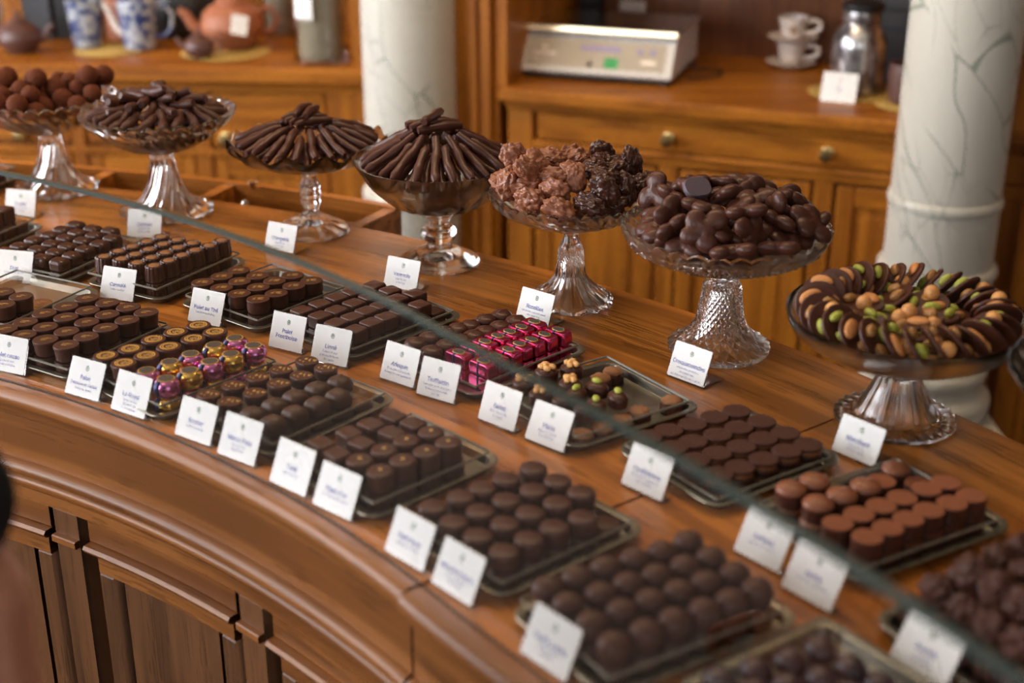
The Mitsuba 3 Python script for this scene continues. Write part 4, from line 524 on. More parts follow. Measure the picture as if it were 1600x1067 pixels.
# open trough behind the counter's back edge
t = 'open_drawer_box'; tag(t, 'long open wooden box with dividers behind the counter back edge', 'wooden box')
def arcb(r0, r1, a0, a1, z0, z1):
    a = np.radians(np.linspace(a0, a1, max(3, int(abs(a1 - a0) / 1.5)))); u = np.c_[np.cos(a), np.sin(a)]
    return extrude(sg.Polygon(np.vstack([np.array([CX, CY]) + r0 * u, (np.array([CX, CY]) + r1 * u)[::-1]])), ZT + z0, ZT + z1)
BA0, BA1 = 80.0, 60.6
part(t, 'near_side', arcb(2.2745, 2.288, BA0, BA1, -.12, -.0005), 'oak_top', smooth=False)
part(t, 'far_side', arcb(2.372, 2.388, BA0, BA1, -.12, .003), 'oak_top', smooth=False)
part(t, 'bottom', arcb(2.288, 2.372, BA0, BA1, -.12, -.108), 'oak_top', smooth=False)
for a in (BA1, 68.2, 73.9, BA0 - .5):
    part(t, 'divider', arcb(2.2882, 2.3718, a + .5, a, -.1078, 0.0), 'oak_top', smooth=False)
for (x, y) in ((-.433, 2.288),):
    part(t, 'knob', moved(lathe([(0, .0), (.004, 0), (.004, .006), (.008, .009), (.008, .013), (0, .016)], 20), mat4(t=(x, y, ZT + .003))), 'polished_steel')
part(t, 'latch', moved(lathe([(0, .0), (.006, 0), (.006, .010), (.003, .014), (0, .014)], 20), mat4(t=(-.438, 2.2255 + .004, ZT - .012)) @ mat4(rotx(-.6))), 'polished_steel')

# ------------------------------------------------------------------ back cabinets, columns
def frame_at(A, ang):
    a = math.radians(ang); d = np.array([math.cos(a), math.sin(a), 0]); v = np.array([-math.sin(a), math.cos(a), 0])
    m = np.eye(4); m[:3, 0], m[:3, 1], m[:3, 2], m[:3, 3] = d, v, (0, 0, 1), (A[0], A[1], ZT); return m


MR, ML = frame_at((-.02367, 3.25396), -20.26), frame_at((-1.27631, 3.53370), -5.147)


def B(parent, name, M, u0, u1, v0, v1, z0, z1, m='oak_cab_v', b=.003, label=None):
    return part(parent, name, box(u0, u1, v0, v1, z0, z1, b), m, M, smooth=20, label=label)


KNOB = lathe([(0, 0), (.016, 0), (.016, .003), (.006, .006), (.006, .012), (.014, .017), (.016, .022), (.012, .028), (0, .030)], 28)


def knob(parent, M, u, v, z):
    return part(parent, 'knob', KNOB, 'brass', M @ mat4(rotx(PI / 2), (u, v, z)), smooth=35, label='round brass knob')


def doors(t, M, bays, z0, z1, vf, side=.04, rail=.047):
    for u0, u1 in bays:
        d = numbered(t + '__door'); put(d, box(u0 + side - .006, u1 - side + .006, vf + .007, vf + .016, z0 + rail - .006, z1 - rail + .006), 'oak_cab_v', M, smooth=20)
        for nm, q, mm in (('stile', (u0, u0 + side, z0, z1), 'oak_cab_v'), ('stile', (u1 - side, u1, z0, z1), 'oak_cab_v'), ('rail', (u0 + side, u1 - side, z0, z0 + rail), 'oak_cab_h'), ('rail', (u0 + side, u1 - side, z1 - rail, z1), 'oak_cab_h')):
            B(d, nm, M, q[0], q[1], vf, vf + .02, q[2], q[3], mm, .004)
        B(d, 'raised_field', M, u0 + side + .018, u1 - side - .018, vf + .003, vf + .0072, z0 + rail + .018, z1 - rail - .018, 'oak_cab_v', .003)


# right-hand cabinet
t = 'right_cabinet'; tag(t, 'oak wall cabinet under the weighing scale, with a wide drawer and panelled doors', 'cabinet')
B(t, 'worktop', MR, -.012, 1.30, 0, .55, -.082, -.05, 'oak_cab_h', .006)
B(t, 'cornice', MR, .0, 1.30, .014, .10, -.094, -.0822, 'oak_cab_h', .004)
B(t, 'cornice', MR, .004, 1.30, .022, .10, -.103, -.0942, 'oak_cab_h', .002)
B(t, 'carcass', MR, .004, 1.30, .05, .54, -.95, -.1032, 'oak_dark')
B(t, 'stile', MR, .004, .066, .028, .05, -.85, -.1035)
d = numbered(t + '__drawer'); put(d, box(.078, 1.11, .026, .049, -.170, -.1065, .003), 'oak_cab_h', MR, smooth=20)
for u in (.394, .750): knob(d, MR, u, .026, -.1405)
B(t, 'rail', MR, .066, 1.30, .028, .05, -.205, -.1735, 'oak_cab_h')
B(t, 'rail', MR, .066, 1.30, .022, .0278, -.186, -.1765, 'oak_cab_h')
B(t, 'stile', MR, 1.112, 1.30, .028, .05, -.171, -.1055)
for u0, u1 in ((.372, .417), (.727, .769), (1.09, 1.30)): B(t, 'stile', MR, u0, u1, .030, .05, -.82, -.2055)
doors(t, MR, ((.074, .366), (.423, .719), (.777, 1.083)), -.815, -.212, .030)
knob(t, MR, .478, .030, -.236)
B(t, 'plinth', MR, .004, 1.30, .020, .05, -.95, -.825, 'oak_cab_h')
# niche and pilasters above and beside it
for key, q, m in (('wall_niche_back', (-.02, 1.35, .545, .575, -.05, 1.9), 'oak_dark'), ('wall_niche_left', (-.018, .004, .02, .545, -.0495, 1.9), 'oak_cab_v'), ('wall_niche_right', (1.12, 1.16, .0, .545, -.0495, 1.9), 'oak_cab_v')):
    put(key, box(*q), m, MR, smooth=False); tag(key, 'panelled oak side of the niche above the right cabinet', kind='structure')
def pilaster(key, M, u0, u1, v):
    w = u1 - u0
    poly = [(u0, v + .12), (u0, v), (u0 + w * .36, v), (u0 + w * .38, v - .012), (u0 + w * .52, v - .012), (u0 + w * .54, v), (u0 + w * .62, v), (u0 + w * .64, v - .02), (u0 + w * .86, v - .02), (u0 + w * .88, v), (u1, v), (u1, v + .12)]
    put(key, extrude(sg.Polygon(poly), -.95, 1.9), 'oak_cab_v', M, smooth=False); tag(key, 'fluted oak pilaster between the wall cabinets', kind='structure')
pilaster('trim_1', MR, -.125, -.0185, .03)
pilaster('trim_2', MR, 1.165, 1.30, -.02)
# left-hand cabinet
t = 'left_cabinet'; tag(t, 'oak wall cabinet under the teapots and glass jars, with drawers and panelled doors', 'cabinet')
B(t, 'worktop', ML, -.55, .93, 0, .45, -.094, -.05, 'oak_cab_h', .008)
B(t, 'cornice', ML, -.55, .92, .018, .10, -.106, -.0942, 'oak_cab_h', .004)
B(t, 'cornice', ML, -.55, .92, .028, .10, -.118, -.1062, 'oak_cab_h', .002)
B(t, 'carcass', ML, -.55, .92, .052, .44, -.95, -.1182, 'oak_dark')
for u0, u1 in ((-.16, -.118), (.148, .184), (.472, .512), (.816, .92)): B(t, 'stile', ML, u0, u1, .030, .052, -.84, -.1185)
B(t, 'rail', ML, -.55, .92, .026, .0299, -.285, -.266, 'oak_cab_h')
for u0, u1 in ((-.55, -.165), (-.113, .143), (.189, .467), (.517, .811)):
    d = numbered(t + '__drawer'); put(d, box(u0, u1, .034, .0515, -.262, -.124, .004), 'oak_cab_h', ML, smooth=20)
    B(d, 'raised_field', ML, u0 + .02, u1 - .02, .031, .0339, -.250, -.138, 'oak_cab_h', .002)
    if u0 in (-.113, .517): knob(d, ML, u0 + (.129 if u0 < 0 else .036), .031, -.238)
doors(t, ML, ((-.55, -.165), (-.113, .143), (.189, .467), (.517, .811)), -.82, -.290, .032, .036)
B(t, 'plinth', ML, -.55, .92, .022, .052, -.95, -.845, 'oak_cab_h')
put('wall_alcove_back', box(-.55, .95, .45, .48, -.05, 1.9), 'oak_cab_v', ML, smooth=False); tag('wall_alcove_back', 'oak back panel behind the teapots', kind='structure')
put('trim_3', box(-.55, .93, .415, .4495, .085, .105, .003), 'oak_cab_h', ML, smooth=20); tag('trim_3', 'pale oak ledge on the back panel behind the teapots', kind='structure')
put('wall_alcove_right', box(.885, .93, .03, .4495, -.0495, 1.9), 'oak_cab_v', ML, smooth=False); tag('wall_alcove_right', 'oak end post of the left alcove beside the marble column', kind='structure')
# pier between the two units
_a = (ML @ np.array([.932, .05, 0, 1]))[:2]; _b = (MR @ np.array([-.126, .05, 0, 1]))[:2]; _c = (MR @ np.array([-.10, .5, 0, 1]))[:2]; _d = (ML @ np.array([.94, .5, 0, 1]))[:2]
put('wall_pier', extrude(sg.Polygon([_a, _b, _c, _d]), 0, ZT + 1.9), 'oak_cab_v', smooth=False); tag('wall_pier', 'oak wall pier behind the left marble column', kind='structure')


def column(key, x, y, label):
    tag(key, label, 'column')
    r = .11
    sh = [(0, 3.69), (r, 3.69), (r, .792)] + [(r + .006 * math.cos(a), .778 - .012 * math.sin(a)) for a in np.linspace(-1.5, 1.5, 7)] + [(r + .001, .764), (r + .001, .644)] + [(r + .0065 + .006 * math.cos(a), .630 - .012 * math.sin(a)) for a in np.linspace(-1.5, 1.5, 7)] + [(r + .004, .615), (r + .003, .43), (0, .43)]
    part(key, 'shaft', moved(lathe(sh, 72), mat4(t=(x, y, 0))), 'marble', smooth=40)
    bs = [(0, .43), (r + .004, .4298)] + [(r + .008 + .012 * math.cos(a), .405 - .018 * math.sin(a)) for a in np.linspace(-1.4, 1.4, 7)] + [(r + .010, .384), (r + .012, .37)] + [(r + .014 + .020 * math.cos(a), .335 - .028 * math.sin(a)) for a in np.linspace(-1.4, 1.4, 8)] + [(r + .02, .30), (0, .30)]
    part(key, 'base', moved(lathe(bs, 72), mat4(t=(x, y, 0))), 'marble', smooth=40)
    part(key, 'pedestal', box(x - .15, x + .15, y - .15, y + .15, 0, .2995, .01), 'marble', smooth=20)


column('marble_column', -.241, 3.330, 'white marble column left of the weighing scale, behind the glass stands')
column('marble_column_001', .888, 2.798, 'green-veined white marble column at the right, in front of the cabinet')
_count['marble_column'] = 2

# canopy of the niche, and the warm strip light hung before it
put('trim_niche_canopy', box(-.02, 1.16, .02, .545, .62, .66), 'oak_cab_h', MR, smooth=False); tag('trim_niche_canopy', 'oak canopy board over the niche', kind='structure')
t = 'strip_light'; tag(t, 'long warm strip light hanging in front of the niche', 'ceiling light')
part(t, 'housing', box(-.80, .95, -.93, -.85, 1.72, 1.76, .004), 'black_plastic', MR, smooth=20)
_m = np.array(MR @ mat4(None, (.075, -.89, 1.7195)) @ mat4(rotx(PI))); _m[:3, 0] *= .85; _m[:3, 1] *= .032
scene[t + '__tube'] = {'type': 'rectangle', 'to_world': T(_m), 'emitter': {'type': 'area', 'radiance': rgb(WARM * 58.0)}}
# ------------------------------------------------------------------ things on the right cabinet
def W(M, u, v, z, a=0.0): return M @ mat4(rotz(a), (u, v, z))


MS = mat4(rotz(math.radians(-18.5)), (.009, 3.372, ZT - .05))     # scale: x along its front
t = 'weighing_scale'; tag(t, 'pale shop weighing scale with a sloping control panel and a lit-up steel pan edge', 'scale')
sec = sg.Polygon([(0, .022), (.004, .016), (.30, .016), (.30, .105), (.062, .105), (.054, .098)])
m = extrude(sec, 0, .375); m.vertices = np.c_[m.vertices[:, 2], m.vertices[:, 0], m.vertices[:, 1]]; m.fix_normals()
part(t, 'housing', m, 'scale_shell', MS, smooth=False)
sl = math.atan2(.098 - .022, .054); PF = MS @ mat4(None, (0, 0, .022)) @ mat4(rotx(sl))      # panel frame: x along, y up the slope, -z? out
PL = math.hypot(.054, .076)
part(t, 'control_panel', box(.020, .355, .012, PL - .010, .0002, .0016, .0005), 'scale_panel', PF, smooth=20)
part(t, 'display_window', box(.150, .248, PL * .60, PL * .73, .0017, .0024), 'screen_violet', PF, smooth=False)
part(t, 'sticker', box(.213, .246, .014, .040, .0017, .0022), 'sticker_green', PF, smooth=False, label='square green sticker')
part(t, 'button', moved(lathe([(0, .0016), (.007, .0016), (.007, .003), (0, .0035)], 20), mat4(t=(.178, .022, 0))), 'black_plastic', PF)
for x, y in ((.062, .058), (.295, .060), (.325, .060)):
    part(t, 'button', moved(lathe([(0, .0016), (.007, .0016), (.007, .003), (0, .0035)], 20), mat4(t=(x, y, 0))), 'porcelain' if x < .1 else 'screen_violet', PF)
for x0, x1, y0, y1 in ((.036, .092, .040, .046), (.300, .335, .030, .038), (.040, .070, .022, .025)):
    part(t, 'printed_mark', box(x0, x1, y0, y1, .0017, .0021), 'porcelain', PF, smooth=False)
pan = [(-.006, 0), (.381, 0)]
part(t, 'pan', box(-.008, .383, .048, .31, .109, .114, .0015), 'polished_steel', MS, smooth=20)
_nose = moved(box(-.006, .381, -.0085, .0085, -.002, .002, .0012), mat4(rotx(math.radians(54)), (0, .0445, .1125)))
part(t, 'pan_edge', _nose, 'chrome', MS, smooth=20)
for x, y in ((.02, .03), (.355, .03), (.02, .27), (.355, .27)):
    part(t, 'foot', moved(lathe([(0, 0), (.012, 0), (.012, .0158), (0, .0158)], 20), mat4(t=(x, y, 0))), 'black_plastic', MS)
part(t, 'underside', box(.01, .365, .012, .29, .006, .0159), 'black_plastic', MS, smooth=False)
part(t, 'cable', tube([(.376, .2, .02), (.40, .2, .006), (.43, .22, .004), (.46, .20, .004), (.46, .15, .004), (.43, .12, .004), (.39, .10, .004)], .0028), 'black_plastic', MS)
t = 'wall_socket'; tag(t, 'pale wall socket on the niche back above the weighing scale', 'wall socket')
part(t, 'plate', box(.122, .192, .534, .5448, .012, .074, .004), 'porcelain', MR, smooth=20)
part(t, 'plug', box(.139, .173, .511, .5338, .006, .036, .006), 'black_plastic', MR, smooth=20)
t = 'black_wall_box'; tag(t, 'black box on the niche back wall above the left end of the scale', 'box')
part(t, 'body', box(.025, .083, .500, .5448, .048, .20, .006), 'black_plastic', MR, smooth=20)
part(t, 'bracket', box(.035, .073, .520, .5448, .2002, .215, .002), 'black_plastic', MR, smooth=20)


def cup_stack(x, y, z, n):
    saucer = lathe([(0, 0), (.030, 0), (.034, .003), (.060, .012), (.061, .014), (.034, .0075), (0, .005)], 48)
    cup = lathe([(0, 0), (.019, 0), (.020, .004), (.027, .008), (.0345, .045), (.036, .052), (.0345, .052), (.032, .045), (.0245, .012), (0, .009)], 48)
    handle = tube([(.030, 0, .043), (.050, 0, .046), (.066, 0, .040), (.066, 0, .027), (.050, 0, .016), (.026, 0, .014)], .0055)
    for k in range(n):
        s = numbered('saucer'); put(s, saucer, 'porcelain', mat4(t=(x, y, z))); tag(s, ('bottom' if k == 0 else 'upper') + ' white saucer of the cup stack in the niche', 'saucer')
        c = numbered('coffee_cup'); tag(c, ('lower' if k == 0 else 'topmost') + ' white coffee cup of the stack in the niche', 'cup')
        part(c, 'body', cup, 'porcelain', mat4(rotz(-.35), (x, y, z + .0085))); part(c, 'handle', handle, 'porcelain', mat4(rotz(-.35), (x, y, z + .0085)))
        if k: part(c, 'painted_mark', moved(lathe([(0, 0), (.009, 0), (.008, .002), (0, .0025)], 16), mat4(rotz(-1.75), (x, y, z + .0085)) @ mat4(t=(.0298, 0, .026)) @ mat4(roty(PI / 2 - .15))), 'caramel')
        z += .0085 + .0525


cup_stack(.686, 3.490, ZT - .0495, 2)


def straw_mat(x, y, z, r, label):
    t = numbered('straw_mat'); tag(t, label, 'place mat')
    for k in range(6):
        ro = r * (k + 1) / 6
        part(t, 'coil', moved(lathe([(max(ro - r / 6 - .0005, 0.0004), .002), (ro - r / 12, .005), (ro - .0004, .002), (ro - r / 12, .0003)], 48, closed=True), mat4(t=(x, y, z))), 'straw')


straw_mat(.775, 3.205, ZT - .05, .10, 'round straw mat under the silver tea jar')
straw_mat(.885, 3.09, ZT - .05, .085, 'round straw mat half hidden by the right marble column')
t = 'silver_jar'; tag(t, 'mottled silver tea jar with a dark lid on a straw mat', 'jar'); mj = mat4(t=(.785, 3.212, ZT - .0445))
part(t, 'body', lathe([(0, 0), (.055, 0), (.060, .004), (.061, .10), (.060, .115), (.052, .135), (.042, .148), (.040, .155), (0, .155)], 64), 'silver', mj)
part(t, 'collar', lathe([(0, .1552), (.0405, .1552), (.042, .160), (.042, .178), (.040, .182), (0, .182)], 64), 'silver', mj)
part(t, 'lid', lathe([(0, .1822), (.045, .1822), (.047, .186), (.047, .196), (.03, .203), (0, .205)], 64), 'black_plastic', mj)
t = 'small_dark_jar'; tag(t, 'dark clay cup on the straw mat beside the right marble column', 'jar')
put(t, lathe([(0, 0), (.035, 0), (.040, .01), (.043, .06), (.040, .085), (.036, .085), (.034, .02), (0, .012)], 40), 'dark_clay', mat4(t=(.870, 3.10, ZT - .0445)))
t = 'storage_tin'; tag(t, 'slate-grey storage box behind the silver tea jar', 'box')
part(t, 'body', box(-.085, .085, -.06, .06, 0, .17, .004), 'slate_box', mat4(rotz(-.35), (.925, 3.345, ZT - .05)), smooth=20)
for z in (.045, .125): part(t, 'blue_band', box(-.0856, .0856, -.0606, .0606, z, z + .004, .0002), 'navy_foil', mat4(rotz(-.35), (.925, 3.345, ZT - .05)), smooth=20)
part(t, 'lid', box(-.087, .087, -.062, .062, .1702, .20, .004), 'slate_box', mat4(rotz(-.35), (.925, 3.345, ZT - .05)), smooth=20)

# ------------------------------------------------------------------ things on the left cabinet
def spout(pts, r0, r1): return tube(pts, np.linspace(r0, r1, len(pts)), 12)


def teapot(name, label, x, y, s, mats, yaw, tall=False, cat_='teapot', lid=True):
    t = numbered(name); tag(t, label, cat_); m = mat4(rotz(yaw) * s, (x, y, ZT - .0495)); m[:3, :3] = rotz(yaw) * s
    if tall: prof = [(0, 0), (.040, 0), (.042, .004), (.046, .06), (.052, .115), (.050, .122), (0, .122)]
    else: prof = [(0, 0), (.036, 0), (.040, .004), (.058, .024), (.064, .045), (.058, .068), (.040, .084), (.028, .088), (0, .088)]
    part(t, 'body', lathe(prof, 56), mats, m)
    h = prof[-1][1]
    if tall:
        part(t, 'handle', tube([(.047, 0, .105), (.075, 0, .108), (.090, 0, .085), (.086, 0, .05), (.068, 0, .03), (.044, 0, .028)], .0065, 10), mats, m)
        part(t, 'spout', spout([(-.042, 0, .035), (-.062, 0, .06), (-.074, 0, .095), (-.088, 0, .118)], .011, .007), 'porcelain', m)
    else:
        part(t, 'handle', tube([(.050, 0, .070), (.080, 0, .074), (.094, 0, .052), (.082, 0, .028), (.056, 0, .026)], .006, 10), mats, m)
        part(t, 'spout', spout([(-.056, 0, .036), (-.078, 0, .05), (-.090, 0, .072), (-.102, 0, .080)], .013, .007), mats, m)
    if lid:
        r = .047 if tall else .030
        part(t, 'lid', lathe([(0, h + .0002), (r, h + .0002), (r, h + .004), (r * .6, h + .012), (.008, h + .016), (.006, h + .020), (.011, h + .026), (.007, h + .032), (0, h + .033)], 48), mats, m)
    return t


teapot('clay_teapot', 'small dark brown clay teapot at the left end of the shelf top', -1.262, 3.66, .86, 'dark_clay', PI + .1)
teapot('porcelain_teapot', 'blue and white porcelain teapot left of the big terracotta teapot', -.965, 3.70, .98, 'blue_white', .05, True)
t = 'porcelain_mug'; tag(t, 'tapering blue and white porcelain mug left of the porcelain teapot', 'mug')
put(t, lathe([(0, 0), (.034, 0), (.036, .004), (.046, .115), (.0475, .122), (.045, .122), (.033, .01), (0, .008)], 56), 'blue_white', mat4(t=(-1.105, 3.715, ZT - .0495)))
for i, (x, y) in enumerate(((-1.105, 3.715), (-.965, 3.70))):
    pass
teapot('terracotta_teapot', 'large terracotta teapot with a white paper tag on a straw mat', -.725, 3.705, 1.28, 'terracotta', .35)
part('terracotta_teapot', 'paper_tag', box(-.021, .021, -.001, .001, -.026, .026), 'paper', mat4(t=(-.690, 3.624, ZT + .022)) @ mat4(rotz(.25) @ roty(.22) @ rotx(-.5)), smooth=False, label='white paper price tag')
t = teapot('miniature_teapot', 'tiny dark clay teapot in front of the terracotta teapot', -.785, 3.575, .60, 'dark_clay', -.1)
straw_mat(-.735, 3.655, ZT - .0499, .115, 'round straw mat under the terracotta teapot')
straw_mat(-1.04, 3.68, ZT - .0499, .09, 'round straw mat beside the porcelain mug and teapot')
# lift what stands on the mats
for k in list(scene):
    if k.startswith(('terracotta_teapot', 'miniature_teapot', 'porcelain_teapot', 'porcelain_mug')):
        scene[k]['to_world'] = T(mat4(t=(0, 0, .0046)) @ np.array(scene[k]['to_world'].matrix))
t = 'black_teapot'; tag(t, 'big round black cast iron pot between the porcelain and terracotta teapots', 'pot')
part(t, 'body', lathe([(0, 0), (.06, 0), (.085, .02), (.098, .06), (.096, .10), (.075, .135), (.045, .145), (0, .145)], 56), 'black_plastic', mat4(t=(-.885, 3.885, ZT - .0495)))
part(t, 'lid', lathe([(0, .1452), (.046, .1452), (.04, .155), (.008, .16), (.012, .172), (0, .176)], 40), 'black_plastic', mat4(t=(-.885, 3.885, ZT - .0495)))
for i, (x, y, w, h, m, lab) in enumerate(((-1.265, 3.87, .075, .20, 'slate_box', 'dark slate-grey upright box at the left end behind the clay teapot'), (-1.175, 3.875, .088, .22, 'black_plastic', 'black upright box behind the porcelain mug'))):
    t = numbered('upright_box'); tag(t, lab, 'box')
    part(t, 'body', box(x - w / 2, x + w / 2, y - .05, y + .05, ZT - .0495, ZT + h, .003), m, smooth=20)
    part(t, 'lid', box(x - w / 2 - .001, x + w / 2 + .001, y - .051, y + .051, ZT + h + .0002, ZT + h + .03, .003), m, smooth=20)
t = 'copper_caddy'; tag(t, 'warm copper-brown tea caddy behind the porcelain mug', 'caddy')
part(t, 'body', lathe([(0, 0), (.045, 0), (.047, .01), (.047, .15), (.044, .16), (0, .16)], 40), 'terracotta', mat4(t=(-1.045, 3.86, ZT - .0495)))
part(t, 'lid', lathe([(0, .1602), (.048, .1602), (.048, .19), (.02, .2), (0, .2)], 40), 'terracotta', mat4(t=(-1.045, 3.86, ZT - .0495)))
t = 'cream_vase'; tag(t, 'cream rounded vase cut by the left picture edge', 'vase')
put(t, lathe([(0, 0), (.04, 0), (.06, .03), (.072, .08), (.06, .13), (.035, .16), (.03, .2), (0, .2)], 48), 'porcelain', mat4(t=(-1.415, 3.80, ZT - .0495)))


def glass_jar(x, y, r, h, label, lx):
    t = numbered('glass_jar'); tag(t, label, 'jar'); m = mat4(t=(x, y, ZT - .0495))
    part(t, 'glass', lathe([(0, 0), (r, 0), (r + .002, .003), (r + .002, .008), (r, .012), (r, h), (r - .003, h), (r - .003, .014), (0, .012)], 64), 'jar_glass', m)
    rr_ = np.random.default_rng(int(r * 1e4)); pcs = []
    for k in range(170):
        q = rr_.random() * 2 * PI; d_ = (r - .014) * math.sqrt(rr_.random()); s = trimesh.creation.icosphere(1, .0085 + .004 * rr_.random()); s.apply_scale((1, .8, .6)); s.apply_transform(mat4(rotz(rr_.random() * 6) @ rotx(rr_.random() * 3), (d_ * math.cos(q), d_ * math.sin(q), .023 + (h - .05) * k / 170))); pcs.append(s)
    core = lathe([(0, .0135), (r - .013, .0135), (r - .013, h - .04), (0, h - .03)], 24)
    k_ = part(t, 'tea_leaves', cat(core, *pcs), 'tea_leaf', m, smooth=30); tag(k_, kind='stuff')
    part(t, 'lid', lathe([(0, h + .0003), (r + .003, h + .0003), (r + .003, h + .02), (.02, h + .03), (0, h + .05)], 48), 'jar_glass', m)
    a0 = -PI / 2 + lx; n = 9; a = np.linspace(a0 - .42, a0 + .42, n); V = np.concatenate([np.c_[np.cos(a) * (r + d_), np.sin(a) * (r + d_), np.full(n, z)] for d_ in (.0004, .0012) for z in (h * .44, h * .82)])
    lab = trimesh.convex.convex_hull(V)
    outer = extrude(sg.Polygon(np.vstack([np.c_[np.cos(a), np.sin(a)] * (r + .0004), (np.c_[np.cos(a), np.sin(a)] * (r + .0014))[::-1]])), h * .44, h * .86)
    part(t, 'paper_label', outer, 'paper', m, smooth=30, label='white paper label')


glass_jar(-.475, 3.545, .066, .26, 'glass jar of dried tea with a white label, nearest the marble column', -.55)
glass_jar(-.625, 3.90, .056, .26, 'glass jar of dried tea with a white label, behind the terracotta teapot', -.10)
# ------------------------------------------------------------------ customer at the left edge: only the upper arm and elbow come into view
def customer():
    key = 'person'; tag(key, 'person at the left edge in a black short-sleeved top, one bare arm hanging down', 'person')
    ox, oy = -.566, .80
    J = lambda x, y, z: np.array([ox + x, oy + y, z])
    arm = [J(.085, 0, 1.42), J(.212, -.01, 1.13), J(.205, .02, .88), J(.200, .035, .82)]
    arml = [J(-.085, 0, 1.42), J(-.212, -.01, 1.13), J(-.205, .02, .88), J(-.200, .035, .82)]
    bones = []
    for A in (arm, arml): bones += hull_chain(A, [.048, .037, .029, .030])
    bones += hull_chain([J(0, 0, 1.62), J(0, 0, 1.50), J(0, 0, 1.40)], [.055, .055, .07])
    bones += hull_chain([J(0, .01, 1.70), J(0, .02, 1.64)], [.092, .078])
    bones += hull_chain([J(-.15, 0, 1.40), J(.15, 0, 1.40)], [.07, .07]); bones += hull_chain([J(0, 0, 1.36), J(0, 0, 1.05)], [.13, .12])
    for s in (-1, 1): bones += hull_chain([J(s * .09, 0, .95), J(s * .10, 0, .50), J(s * .10, -.01, .09)], [.09, .058, .040]) + hull_chain([J(s * .10, -.02, .045), J(s * .10, .15, .035)], [.042, .032])
    for A, s in ((arm, 1), (arml, -1)):
        w = A[3]; palm = w + np.array([0, .012, -.06]); bones += hull_chain([w, palm], [.028, .034])
        for k, (dx, L) in enumerate(((.026, .070), (.009, .080), (-.009, .075), (-.024, .060))):
            b = palm + np.array([-.004 * s, dx, -.018]); bones += hull_chain([b, b + np.array([-.006 * s, .004, -L * .5]), b + np.array([-.018 * s, .010, -L])], [.0098, .0090, .0078])
        b = palm + np.array([-.008 * s, .034, .010]); bones += hull_chain([b, b + np.array([-.010 * s, .026, -.03]), b + np.array([-.016 * s, .030, -.06])], [.0105, .0098, .0085])
    body = m3.Manifold.batch_boolean(bones, m3.OpType.Add).refine_to_length(.012)
    mesh = from_manifold(body); trimesh.smoothing.filter_taubin(mesh, iterations=8)
    part(key, 'body', mesh, 'skin', smooth=True)
    cl = hull_chain([J(-.17, 0, 1.40), J(.17, 0, 1.40)], [.085, .085]) + hull_chain([J(0, 0, 1.36), J(0, 0, .98)], [.15, .145])
    for s in (-1, 1): cl += hull_chain([J(s * .085, 0, 1.42), J(s * .196, -.006, 1.200)], [.058, .052]) + hull_chain([J(s * .09, 0, .98), J(s * .10, 0, .50), J(s * .10, -.01, .10)], [.105, .075, .06])
    top = m3.Manifold.batch_boolean(cl, m3.OpType.Add).refine_to_length(.015); cm = from_manifold(top); trimesh.smoothing.filter_taubin(cm, iterations=6)
    part(key, 'clothing', cm, 'black_cloth', smooth=True)
    part(key, 'hair', moved(rough(trimesh.creation.icosphere(4, .104), .006, 30), mat4(np.diag([.92, 1.02, 1.05]), tuple(J(0, -.012, 1.725)))), 'dark_clay')


customer()

# ------------------------------------------------------------------ glass stands
def swirl(n, amp, k, z0, z1):
    """Twisted flutes between the heights z0 and z1."""
    def f(R, Z, th, i):
        w = np.clip((Z - z0) / (z1 - z0), 0, 1)
        return R * (1 + amp * np.cos(n * (th + k * w))), Z + 0 * th
    return f


def ring_r(p): return [(max(a, 1e-5), b) for a, b in p]


def spline(pts, n):
    """Points of a smooth curve through the given (r, z)."""
    from scipy.interpolate import PchipInterpolator
    p = np.array(pts, float); t = np.r_[0, np.cumsum(np.linalg.norm(np.diff(p, axis=0), axis=1))]; s = np.linspace(0, t[-1], n)
    return np.c_[PchipInterpolator(t, p[:, 0])(s), PchipInterpolator(t, p[:, 1])(s)]


def bowl(inner, outer, n, rim=None, pat=None):
    """inner from the axis to the rim, outer from the rim back to the axis."""
    a, b = spline(inner, 20), spline(outer, 48); P = np.vstack([a, b]); na = len(a)

    def mod(R, Z, th, i):
        R, Z = R + 0 * th, Z + 0 * th
        if pat is not None:
            R2, Z2 = pat(R, Z, th); R = np.where(i >= na, R2, R); Z = np.where(i >= na, Z2, Z)
        if rim is not None: R, Z = rim(R, Z, th)
        return R, Z
    return lathe(P, n, mod)


def bell(outer, inner, n, pat=None):
    """A pedestal: outer from the axis at the top down to the foot rim, inner from the foot rim up to the axis."""
    a, b = spline(outer, 100), spline(inner, 22); P = np.vstack([a, b]); na = len(a)

    def mod(R, Z, th, i):
        R, Z = R + 0 * th, Z + 0 * th
        if pat is not None:
            R2, Z2 = pat(R, Z, th); R = np.where((i > 1) & (i < na - 1), R2, R); Z = np.where((i > 1) & (i < na - 1), Z2, Z)
        return R, Z
    return lathe(P, n, mod)


def scallop(n, Rr, z0, dz, dr_=0.0, tw=0.0):
    def f(R, Z, th):
        w = np.clip((R - Rr * .80) / (Rr * .2), 0, 1) ** 2 * (Z > z0)
        c = np.abs(np.cos(n / 2 * (th + tw)))
        return R + w * dr_ * c, Z + w * dz * (c - 1)
    return f


STAND_AT = {1: (-.764, 2.294), 2: (-.551, 2.172), 3: (-.307, 2.079), 4: (-.105, 1.937), 5: (.078, 1.781), 6: (.256, 1.620), 7: (.426, 1.424), 8: (.585, 1.20)}
EPS = .0004


